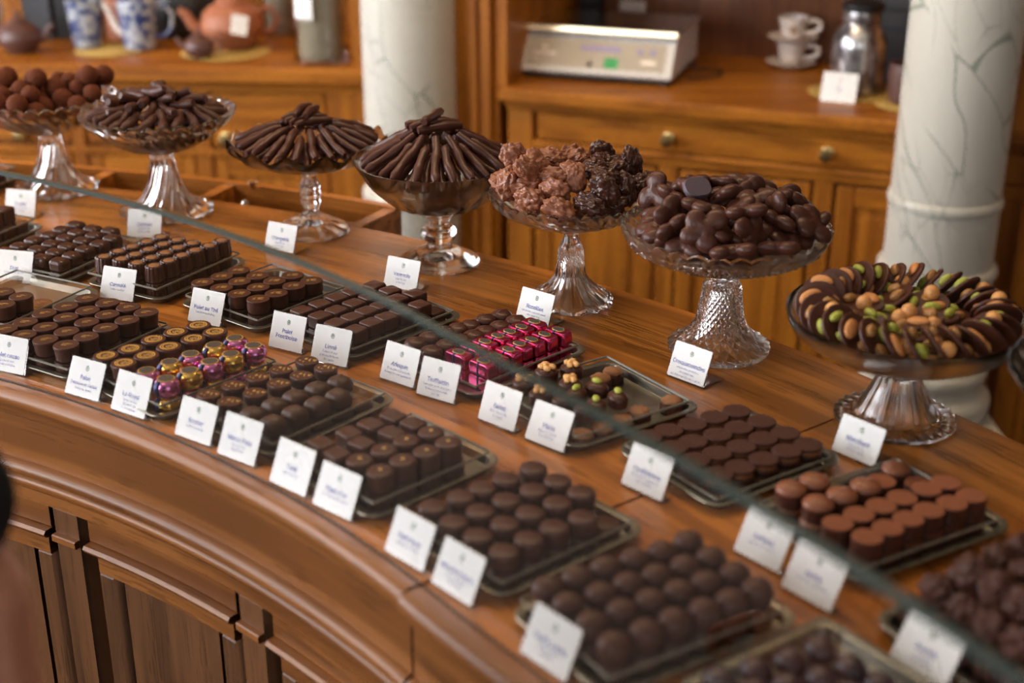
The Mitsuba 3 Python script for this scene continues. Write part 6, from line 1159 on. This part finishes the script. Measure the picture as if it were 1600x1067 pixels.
def tray(name, o, yaw, u0, u1, v0, v1, zs, fl=.0075, fb=.014, ff=.008, label='', slabel='', sheet=True):
    """A shallow steel tray with a rounded flange, and the clear sheet between its two layers. Local x to the right, y to the back."""
    M = mat4(rotz(yaw), (o[0], o[1], ZT))
    t = numbered('steel_tray'); tag(t, label, 'tray')
    cx_, cy_ = (u0 + u1) / 2, (v0 + v1) / 2
    a0, a1, b0, b1 = u0 - fl, u1 + fl, v0 - ff, v1 + fb
    cx2, cy2 = (a0 + a1) / 2, (b0 + b1) / 2; w, l = a1 - a0, b1 - b0
    secs = [(w, l, .020, .0118), (w + .001, l + .001, .0205, .0110), (w, l, .020, .0102), (w - .016, l - .016, .014, .0098), (w - .021, l - .021, .012, .0012), (w - .0225, l - .0225, .011, .0006)]
    up = [(w - .0225, l - .0225, .011, .0020), (w - .0215, l - .0215, .012, .0024), (w - .0165, l - .0165, .014, .0108), (w - .015, l - .015, .0148, .0113), (w - .004, l - .004, .019, .0122)]
    lv = [np.c_[rrect(a, b_, r, 7), np.full(28, z)] for a, b_, r, z in secs[::-1] + [s for s in up[::-1]]]
    n = 28; V = np.concatenate(lv) + [cx2, cy2, 0]; F = []; i = np.arange(n); j = (i + 1) % n
    for q in range(len(lv) - 1):
        A, B_ = q * n, (q + 1) * n; F.append(np.c_[A + i, A + j, B_ + j]); F.append(np.c_[A + i, B_ + j, B_ + i])
    V = np.vstack([V, [cx2, cy2, .0006], [cx2, cy2, .0020]]); L = len(lv)
    F.append(np.c_[j, i, np.full(n, len(V) - 2)]); F.append(np.c_[(L - 1) * n + i, (L - 1) * n + j, np.full(n, len(V) - 1)])
    m = trimesh.Trimesh(V, np.vstack(F), process=False); m.fix_normals()
    put(t, m, 'steel', M, smooth=40)
    if sheet:
        s = numbered('glass_sheet'); tag(s, slabel, 'glass sheet'); w, l = u1 - u0, v1 - v0
        ol = rrect(w, l, .003, 4) + [cx_, cy_]; nn = len(ol)
        top_ = trimesh.Trimesh(np.vstack([np.c_[ol, np.full(nn, zs - .0012)], [cx_, cy_, zs - .0012]]), np.c_[np.arange(nn), (np.arange(nn) + 1) % nn, np.full(nn, nn)], process=False)
        part(s, 'pane', top_, 'pane', M, smooth=False)
        po = sg.Polygon(ol); part(s, 'ground_edge', extrude(po.difference(po.buffer(-.0011)), zs - .0024, zs), 'sheet_edge', M, smooth=30)
    return M


SPEC = dict(   # lattice: kind, height, short name, tray words
    T1=('caramel_pillow', 0.0155, 'ridged pillow-shaped chocolate'), T2=('fluted_cup', 0.0212, 'tall fluted dark chocolate cup'), T3=('gold_stamped_palet', 0.017, 'barrel chocolate with gold block stamp'),
    T4=('square_bonbon', 0.0155, 'square dark chocolate with creased top'), T5=('ridged_round', 0.0145, 'round dark chocolate with centre ridge'), T5f=('rose_foil_bar', 0.0155, 'rose-pink foil bar with navy band'),
    T7=('sandwich_disc', 0.0115, 'flat ribbed chocolate sandwich disc'), T8=('cocoa_cylinder', 0.0165, 'cocoa-topped chocolate cylinder'), U1=('gold_dash_palet', 0.0178, 'gold-streaked round at the left edge'),
    U2=('gold_dash_palet', 0.0178, 'gold-streaked round chocolate, full tray'), U3=('gold_seal_palet', 0.0175, 'round chocolate with gold seal'), U3f=('pink_foil_pot', 0.0185, 'foil chocolate pot'),
    U4=('gold_flake_oval', 0.013, 'oval chocolate sprinkled with gold flakes'), U4d=('soft_dome', 0.0175, 'soft brown domed chocolate'), U5=('rectangular_bonbon', 0.0195, 'mixed dark bonbon'),
    U6=('oval_bonbon', 0.0165, 'plain oval dark chocolate'), U7=('round_ball', 0.0195, 'round dark chocolate ball'), U8=('purple_oval', 0.0165, 'purplish domed chocolate'))
KZ = {'T1': 0.8158, 'T2': 0.848, 'T3': 0.7727, 'T4': 0.7045, 'T5': 0.8056, 'T5f': 0.8611, 'T7': 0.8519, 'T8': 0.9167, 'U1': 0.8091, 'U2': 0.8091, 'U3': 0.8333, 'U3f': 0.881, 'U4': 0.8125, 'U4d': 0.7955, 'U5': 0.8298, 'U6': 0.825, 'U7': 0.98, 'U8': 0.825}
TRAYS = [('T1', ['T1'], 'left'), ('T2', ['T2'], ''), ('T3', ['T3'], ''), ('T4', ['T4'], ''), ('T5', ['T5', 'T5f'], ''), ('T7', ['T7'], ''), ('T8', ['T8'], ''), ('U1', ['U1'], ''), ('U2', ['U2'], ''), ('U3', ['U3', 'U3f'], ''),
         ('U4', ['U4', 'U4d'], ''), ('U5', ['U5'], ''), ('U6', ['U6'], ''), ('U7', ['U7'], ''), ('U8', ['U8'], '')]
HALF = dict(T5f=(.0165, .0092))
gj = np.random.default_rng(5)
OFF = {}
for tn, lats, _ in TRAYS:
    vi = np.sum([np.array(D['LATTICE'][l][1]) for l in lats], 0); vj = np.sum([np.array(D['LATTICE'][l][2]) for l in lats], 0)
    if tn == 'U8': yaw = math.radians(-55)
    else:
        ai = math.atan2(-vi[1], -vi[0]); aj = math.atan2(vj[1], vj[0]) - PI / 2; yaw = (ai + aj) / 2
    hc = max(SPEC[l][1] for l in lats); zs = .0024 + hc + .0026
    R2 = rotz(-yaw)[:2, :2]
    allp = []
    for l in lats:
        hx, hy = HALF.get(l, (.015, .0145))
        for i, j, x, y in D['PIECES'][l]:
            q = R2 @ [x, y]; allp += [q - [hx, hy], q + [hx, hy]]
    allp = np.array(allp); mn, mx = allp.min(0) - .003, allp.max(0) + .003
    if mx[1] - mn[1] < .155: mx[1] = mn[1] + .155
    if tn in ('U1',): mn[0] = mx[0] - .135; mn[1] = mx[1] - .155
    if tn == 'U8': mn[1] = mx[1] - .155; mn[0] = mx[0] - .118
    o2 = np.array([0, 0]); what = SPEC[lats[0]][2] + ('s' if len(lats) == 1 else 's and ' + SPEC[lats[1]][2] + 's')
    what = what.replace(' on the leftmost trays', 's, leftmost tray').replace(' on the full trays', 's, full tray')
    what = {'T1': 'the rounded pillow chocolates', 'T2': 'the tall fluted chocolates', 'T3': 'the gold-stamped barrel chocolates', 'T4': 'the square creased chocolates', 'T5': 'the ridged rounds and rose foil bars', 'T7': 'the ribbed sandwich discs', 'T8': 'the cocoa cylinders',
            'U1': 'the gold-streaked rounds cut by the left edge', 'U2': 'the full set of gold-streaked rounds', 'U3': 'the gold-seal rounds and foil pots', 'U4': 'the gold-flake ovals and soft domes', 'U5': 'the mixed bonbons with gold dots', 'U6': 'the plain oval chocolates', 'U7': 'the round chocolate balls', 'U8': 'the purplish domed chocolates'}[tn]
    tray(tn, (0, 0), yaw, mn[0], mx[0], mn[1], mx[1], zs, ff=.003 if tn in ('T1', 'T2', 'U2', 'U1') else .008, label='shallow steel tray under ' + what, slabel='clear glass sheet between the two layers of ' + what)
    OFF[tn] = (yaw, zs)
    for l in lats:
        kd, hh, nm = SPEC[l]
        P = D['PIECES'][l]; o_, vi_, vj_ = [np.array(q) for q in D['LATTICE'][l]]
        have = {(i, j) for i, j, _, _ in P}; ni = max(i for i, _ in have); nj = max(j for _, j in have)
        low = [(i, j) for i in range(ni + 1) for j in range(nj + 1) if i == 0 or j == 0 or j == nj]
        if l in ('T5', 'U3', 'U4'): low = [(i, j) for i in range(ni + 1) for j in range(nj + 1) if j == 0 or j == nj]
        if l == 'U1': low = [(0, 0), (0, 1), (0, 2), (1, 2), (-1, 1), (1, 1), (1, 0), (2, 1), (2, 2)]
        if l == 'U8': low = [(0, 0), (0, 1), (0, 2), (1, 3)]
        for lay in (1, 0):
            for it in (P if lay else [[i, j, *(o_ + i * vi_ + j * vj_)] for i, j in low]):
                i, j, x, y = it
                k2 = kd; n2 = nm
                if l == 'U3f':
                    k2 = ('pink_foil_pot', 'gold_foil_pot')[(i + j) % 2 if i == 0 else j % 2]; k2 = ('pink_foil_pot', 'gold_foil_pot')[j % 2] if lay else ('gold_foil_pot', 'pink_foil_pot')[j % 2]; n2 = ('pink' if 'pink' in k2 else 'gold') + ' foil pot with navy band'
                if l == 'U5': k2, n2 = (('gold_dot_round', 'round bonbon with gold dot') if i < 2 else ('rectangular_bonbon', 'plain rectangular bonbon'))
                if l == 'U4d' and i == 1: k2, n2 = 'creased_dome', 'brown domed chocolate with crease'
                if l == 'T8' and ((i == 2 and j < 3) or i == 3): k2, n2 = 'milk_dome', 'milk-capped chocolate dome'
                if l == 'T8' and i == 3 and j == 2: continue
                a = yaw + gj.normal() * (.06 if kd != 'rose_foil_bar' else .02)
                if kd in ('fluted_cup', 'round_ball'): a += gj.random() * 6
                if k2.startswith(('gold_stamped', 'gold_dash')): a = yaw + .75 + gj.normal() * .12
                z = ZT + (zs + .0001 if lay else .0026)
                s = 1.0
                ii = i + 1 if l in ('U8', 'U1') else i
                side = 'right' if l not in ('T5f', 'U3f', 'U4d') else 'right'
                lab = '%s, %s layer, %s' % (n2, 'top' if lay else 'bottom', spot(ii, j))
                grp = None
                bonbon(k2, x, y, z, a, lab, '%s, %s layer' % (nm + 's', 'top' if lay else 'bottom'), kz=KZ[l])

# the mixed tray of walnut, pistachio and praline bonbons
yaw = math.radians(-55.5); R2 = rotz(-yaw)[:2, :2]
c0 = R2 @ [.1068, 1.3700]          # front right corner area
q = np.array([R2 @ p for k in D['MIXED'] for p in D['MIXED'][k]]); zs = .0026 + .016 + .0026
fr = np.array([R2 @ p for p in D['MIXED']['walnut_top'] + D['MIXED']['oval_top'] + D['MIXED']['dome_top']])
mx0 = fr[:, 0].max() + .030; mn0 = fr[:, 0].min() - .017; mn1 = fr[:, 1].min() - .016; mx1 = mn1 + .158
tray('T6', (0, 0), yaw, mn0, mx0, mn1, mx1, zs, label='shallow steel tray under the walnut and pistachio bonbons', slabel='clear sheet carrying the walnut and pistachio bonbons')
for nm, kd, lab in (('walnut_top', 'walnut_bonbon', 'dark domed bonbon topped with a walnut half'), ('oval_top', 'pistachio_oval', 'dark oval bonbon topped with a pistachio'), ('dome_top', 'plain_dome', 'plain dark dome between the walnut and pistachio bonbons')):
    for k, (x, y) in enumerate(D['MIXED'][nm]):
        bonbon(kz=.8, kd=kd, x=x, y=y, z=ZT + zs + .0001, yaw=yaw + gj.normal() * .5, group=lab.split(' topped')[0] + 's of the mixed tray', label=lab + ', %s from the left on its sheet' % ORD[sorted(range(len(D['MIXED'][nm])), key=lambda q_: D['MIXED'][nm][q_][0]).index(k)])
for k, (x, y) in enumerate(D['MIXED']['nutty_low']):
    bonbon('praline_bonbon', x, y, ZT + .0026, yaw + gj.random() * 6, 'dark bonbon with rough nutty praline top, %s from the left, under the sheet' % ORD[sorted(range(7), key=lambda q_: D['MIXED']['nutty_low'][q_][0]).index(k)], 'praline bonbons under the clear sheet', kz=.78)

# heaped rough clusters at the lower right
A, Bq = np.array(D['HEAP_TRAY'][0]), np.array(D['HEAP_TRAY'][1]); dj = (Bq - A) / np.linalg.norm(Bq - A); yaw = math.atan2(dj[1], dj[0]) - PI / 2; R2 = rotz(-yaw)[:2, :2]
a_ = R2 @ A
tray('T9', (0, 0), yaw, a_[0] + .010, a_[0] + .150, a_[1] + .010, a_[1] + .165, .03, label='shallow steel tray under the heap of rough dark clusters', sheet=False)
gr = np.random.default_rng(21)
for lay, (nu, nv, off, z) in enumerate(((5, 5, .020, .0168), (4, 4, .034, .0405), (3, 3, .049, .0645))):
    for i in range(nu):
        for j in range(nv):
            p = rotz(yaw)[:2, :2] @ (a_ + [.008 + off + i * .0285 + gr.normal() * .0012 - .004, .012 + off + j * .0290 + gr.normal() * .0012])
            bonbon(('rocher', 'rocher_b')[(i + j) % 2], p[0], p[1], ZT + z, gr.random() * 6, 'rough dark cluster, lower right tray, %s tier, %s from left, %s row from front' % (('bottom', 'middle', 'top')[lay], ORD[i], ORD[j]), 'rough clusters on the lower right tray', tilt=rotx(gr.random() * 6))
# pieces cut by the left edge
A, Bq = np.array(D['T0'][0]), np.array(D['T0'][1]); dj = (A - Bq) / np.linalg.norm(A - Bq); yaw = math.atan2(dj[1], dj[0]) - PI / 2; R2 = rotz(-yaw)[:2, :2]; a_ = R2 @ A
tray('T0', (0, 0), yaw, a_[0] - .135, a_[0], a_[1] - .155, a_[1], .0270, label='steel tray cut by the left edge, behind the pillow chocolates', slabel='clear sheet on the tray cut by the left edge')
for k, (du, dv, z) in enumerate(((-.028, -.035, .0271), (-.028, -.062, .0271), (-.057, -.035, .0271), (-.020, -.020, .0026), (-.020, -.048, .0026), (-.020, -.076, .0026), (-.050, -.020, .0026))):
    p = rotz(yaw)[:2, :2] @ (a_ + [du, dv]); bonbon('square_bonbon', p[0], p[1], ZT + z, yaw, 'square dark chocolate on the tray cut by the left edge, %s layer' % ('top' if z > .02 else 'bottom'), 'square chocolates at the left edge, %s layer' % ('top' if z > .02 else 'bottom'))
A = np.array(D['RED'][0]); a_ = R2 @ A
tray('T00', (0, 0), yaw, a_[0] - .135, a_[0], a_[1] - .155, a_[1], .0290, label='steel tray cut by the left edge, beside the truffle stand', slabel='clear sheet carrying red foil chocolates at the left edge')
for k, (du, dv) in enumerate(((-.022, -.040), (-.022, -.068), (-.058, -.040))):
    p = rotz(yaw)[:2, :2] @ (a_ + [du, dv]); o = numbered('red_foil_chocolate'); put(o, rough(loft(circle(28, .0145), [(0, .8), (.003, .97), (.012, 1), (.018, .85), (.023, .5), (.026, .2)]), .0009, 300, 2), 'red_foil', mat4(rotz(k * 1.0), (p[0], p[1], ZT + .0291)), smooth=20)
    tag(o, 'red foil-wrapped chocolate beside the truffle stand at the left edge', 'chocolate', 'red foil chocolates at the left edge')
    q_ = rotz(yaw)[:2, :2] @ (a_ + [du - .002, dv + .02]); bonbon('plain_dome', q_[0], q_[1], ZT + .0026, 0, 'plain dark dome under the red foil chocolates, left edge', 'domes under the red foil chocolates')
mat('red_foil', principled((.62, .02, .05), .3, .5, .8))

# ------------------------------------------------------------------ lettered cards in clear stands
TEXT = dict(F1=('Palet cacao', 'ganache aux', "fèves d'origine"), F2=('Palet|Debauve et Gallais', 'Ganache nature'), F3=('Le Royal', 'Ganache fine', 'au cacao de', 'St-Domingue'), F4=('Rocher', 'praliné noisette'), F5=('Marco Polo', 'Ganache au', 'gingembre'),
            F6=('Café', 'ganache pur'), F7=("Palet d'or", 'Ganache amère pure'), F8=('Petit Pavé', 'ganache caramel'), F9=('Montmorency', 'praliné amande', 'et noisette'), F10=('Truffe cerise', 'ganache fine', 'au kirsch'),
            M1=('Duo', 'Caramel ganache'), M2=('Cannelé', 'Crème vanille'), M3=('Palet au Thé', 'Ganache Earl Grey'), M4=('Palet|Framboise',), M5=('Linné', 'Ganache aux', 'graines de fèves', 'de cacao'), M6=('Arlequin', 'Ganache aromatisée', "à l'écorce de mandarine"),
            M7=('Truffaldin', 'Ganache avec quartiers', "d'écorce d'orange", 'confite'), M8=('Sarlat', "Pâte d'amande", 'à la noix'), M9=('Plaza', "Pâte d'amande", 'à la pistache'), M10=('Confidence', 'Biscuit fin et ganache', 'à la noisette'), M11=('Antillais', 'ganache au rhum'), M12=('Moka', 'Truffe au café moka'), M13=('Rocher', 'amandes', 'caramélisées'),
            B1=('Truffe', 'ganache nature', 'au cacao'), B2=('Cannes', 'aiguillettes', "de chocolat"), B3=('Orangette', 'aiguillettes', "d'orange"), B4=('Valencia', 'aiguillettes', "d'orange"), B5=('Rocailles', 'amandes caramélisées', 'chocolat noir'),
            B6=('Croquamandes', 'amandes enrobées', 'caramélisées', 'au chocolat de noir cacao'), B7=('Mendiant', 'chocolat noir', 'et fruits secs'))
WHERE = dict(F1='white lettered card before the gold-streaked rounds, cut by the left edge', F2='white card with three lettered lines before the gold-seal rounds', F3='white lettered card directly left of the front pink foil pot', F4='white lettered card before the gold-flake ovals', F5='white lettered card before the soft brown domes',
             F6='left of two white cards before the mixed bonbons with gold dots', F7='right of two white cards before the mixed bonbons with gold dots', F8='left of two white cards before the plain oval chocolates', F9='right of two white cards before the plain oval chocolates', F10='white lettered card before the round chocolate balls, nearest card',
             M1='white lettered card before the rounded pillow chocolates', M2='white lettered card before the tall fluted chocolates', M3='white lettered card before the gold-stamped barrel chocolates', M4='left of two white cards before the square creased chocolates', M5='right of two white cards before the square creased chocolates',
             M6='white lettered card before the ridged round chocolates', M7='white lettered card before the rose foil bars', M8='left of two white cards before the walnut bonbons', M9='right of two white cards before the walnut bonbons', M10='white lettered card before the ribbed sandwich discs', M11='left of two white cards before the cocoa cylinders',
             M12='right of two white cards before the cocoa cylinders', M13='white lettered card before the heap of rough clusters', B1='white lettered card at the foot of the truffle stand', B2='white lettered card at the foot of the second glass stand', B3='white lettered card at the foot of the wavy-rimmed stand', B4='white lettered card at the foot of the conical bowl',
             B5='white lettered card at the foot of the bell-footed stand', B6='white lettered card at the foot of the diamond-cut stand', B7='white lettered card at the foot of the nut disc bowl')


def laurel():
    o = []
    for k in range(14):
        a = PI * (.5 + 2 * k / 14) + .2; o.append(moved(loft(circle(8, .00085, .00045), [(0, 1), (.00012, .9)]), mat4(rotz(a + 1.2), (.0022 * math.cos(a), .0028 * math.sin(a), 0))))
    return cat(*o)


LAUREL = laurel(); FIG = cat(moved(loft(circle(12, .0011, .0015), [(0, 1), (.00014, .9)]), np.eye(4)), moved(loft(circle(8, .0006), [(0, 1), (.00014, .9)]), mat4(t=(0, .0020, 0))))


def card(k, back=True, Mx=None, lines=None, where=None, size=None):
    if Mx is None:
        x, y, a, Wd, H, tl = D['CARDS'][k]; Wd = .6 * Wd + .4 * .053; H = .6 * H + .4 * .044; tl = .6 * tl + .4 * .42
        if k[0] == 'F': x, y = x - .003 * math.sin(a), y + .003 * math.cos(a)
        ux = np.array([math.cos(a), math.sin(a), 0]); bk = np.array([-math.sin(a), math.cos(a), 0]); up = bk * math.sin(tl) + np.array([0, 0, math.cos(tl)])
        M = np.eye(4); M[:3, 0], M[:3, 1], M[:3, 2], M[:3, 3] = ux, up, np.cross(ux, up), (x, y, ZT + .0032)
        t = numbered('card_holder')
        # clear L-shaped holder: leaning plate and flat foot
        part(t, 'clear_stand', box(-Wd / 2 - .0008, Wd / 2 + .0008, -.0002, H + .0008, -.0022, -.0002, .0004), 'acrylic', M, smooth=False)
        Mf = np.eye(4); Mf[:3, 0], Mf[:3, 1], Mf[:3, 3] = ux, bk, (x, y, ZT + .0003)
        part(t, 'clear_foot', box(-Wd / 2 - .0008, Wd / 2 + .0008, .0008, .034 if k[0] == 'B' else .014, 0, .0018, .0003), 'acrylic', Mf, smooth=False)
    else:
        M = Mx; Wd, H = size; t = numbered('card_holder')
        part(t, 'clear_stand', box(-Wd / 2 - .0008, Wd / 2 + .0008, -.0002, H + .0008, -.0022, -.0002, .0004), 'acrylic', M, smooth=False)
    tag(t, where or WHERE[k], 'sign')
    part(t, 'paper', extrude(sg.Polygon(rrect(Wd, H, .0018, 4) + [0, H / 2]), 0, .0004), 'paper', M, smooth=False)
    ey = H * .76
    part(t, 'emblem', cat(LAUREL, FIG), 'emblem_green', M @ mat4(t=(0, ey, .0004)), smooth=False)
    tx = lines or TEXT[k]; heads = tx[0].split('|'); y = H * .50; o = []
    if len(heads) > 1: y = H * .55
    for hd in heads:
        m = meshkit.text_mesh(hd, .0048 if len(hd) < 14 else .0034, .00012, True); w = m.bounds[1][0] - m.bounds[0][0]
        if w > Wd * .92: m.apply_scale((Wd * .92 / w, 1, 1)); w = Wd * .92
        m.apply_translation((-w / 2 - m.bounds[0][0], y - .0042, .0004)); o.append(m); y -= .0070
    part(t, 'title', cat(*o), 'ink', M, smooth=False)
    o = []; y -= .0004
    for ln in tx[1:]:
        m = meshkit.text_mesh(ln, .0026, .00012); w = m.bounds[1][0] - m.bounds[0][0]
        if w > Wd * .90: m.apply_scale((Wd * .90 / w, 1, 1)); w = Wd * .90
        m.apply_translation((-w / 2 - m.bounds[0][0], y - .002, .0004)); o.append(m); y -= .0046
    if o: part(t, 'lettering', cat(*o), 'ink', M, smooth=False)


for k in TEXT: card(k)
M = mat4(rotz(-.42) @ rotx(PI / 2 - .38), (.722, 3.115, ZT - .0495))
card('tea', Mx=M, lines=('Thé', 'mélange'), where='white lettered card leaning before the silver tea jar', size=(.078, .066))
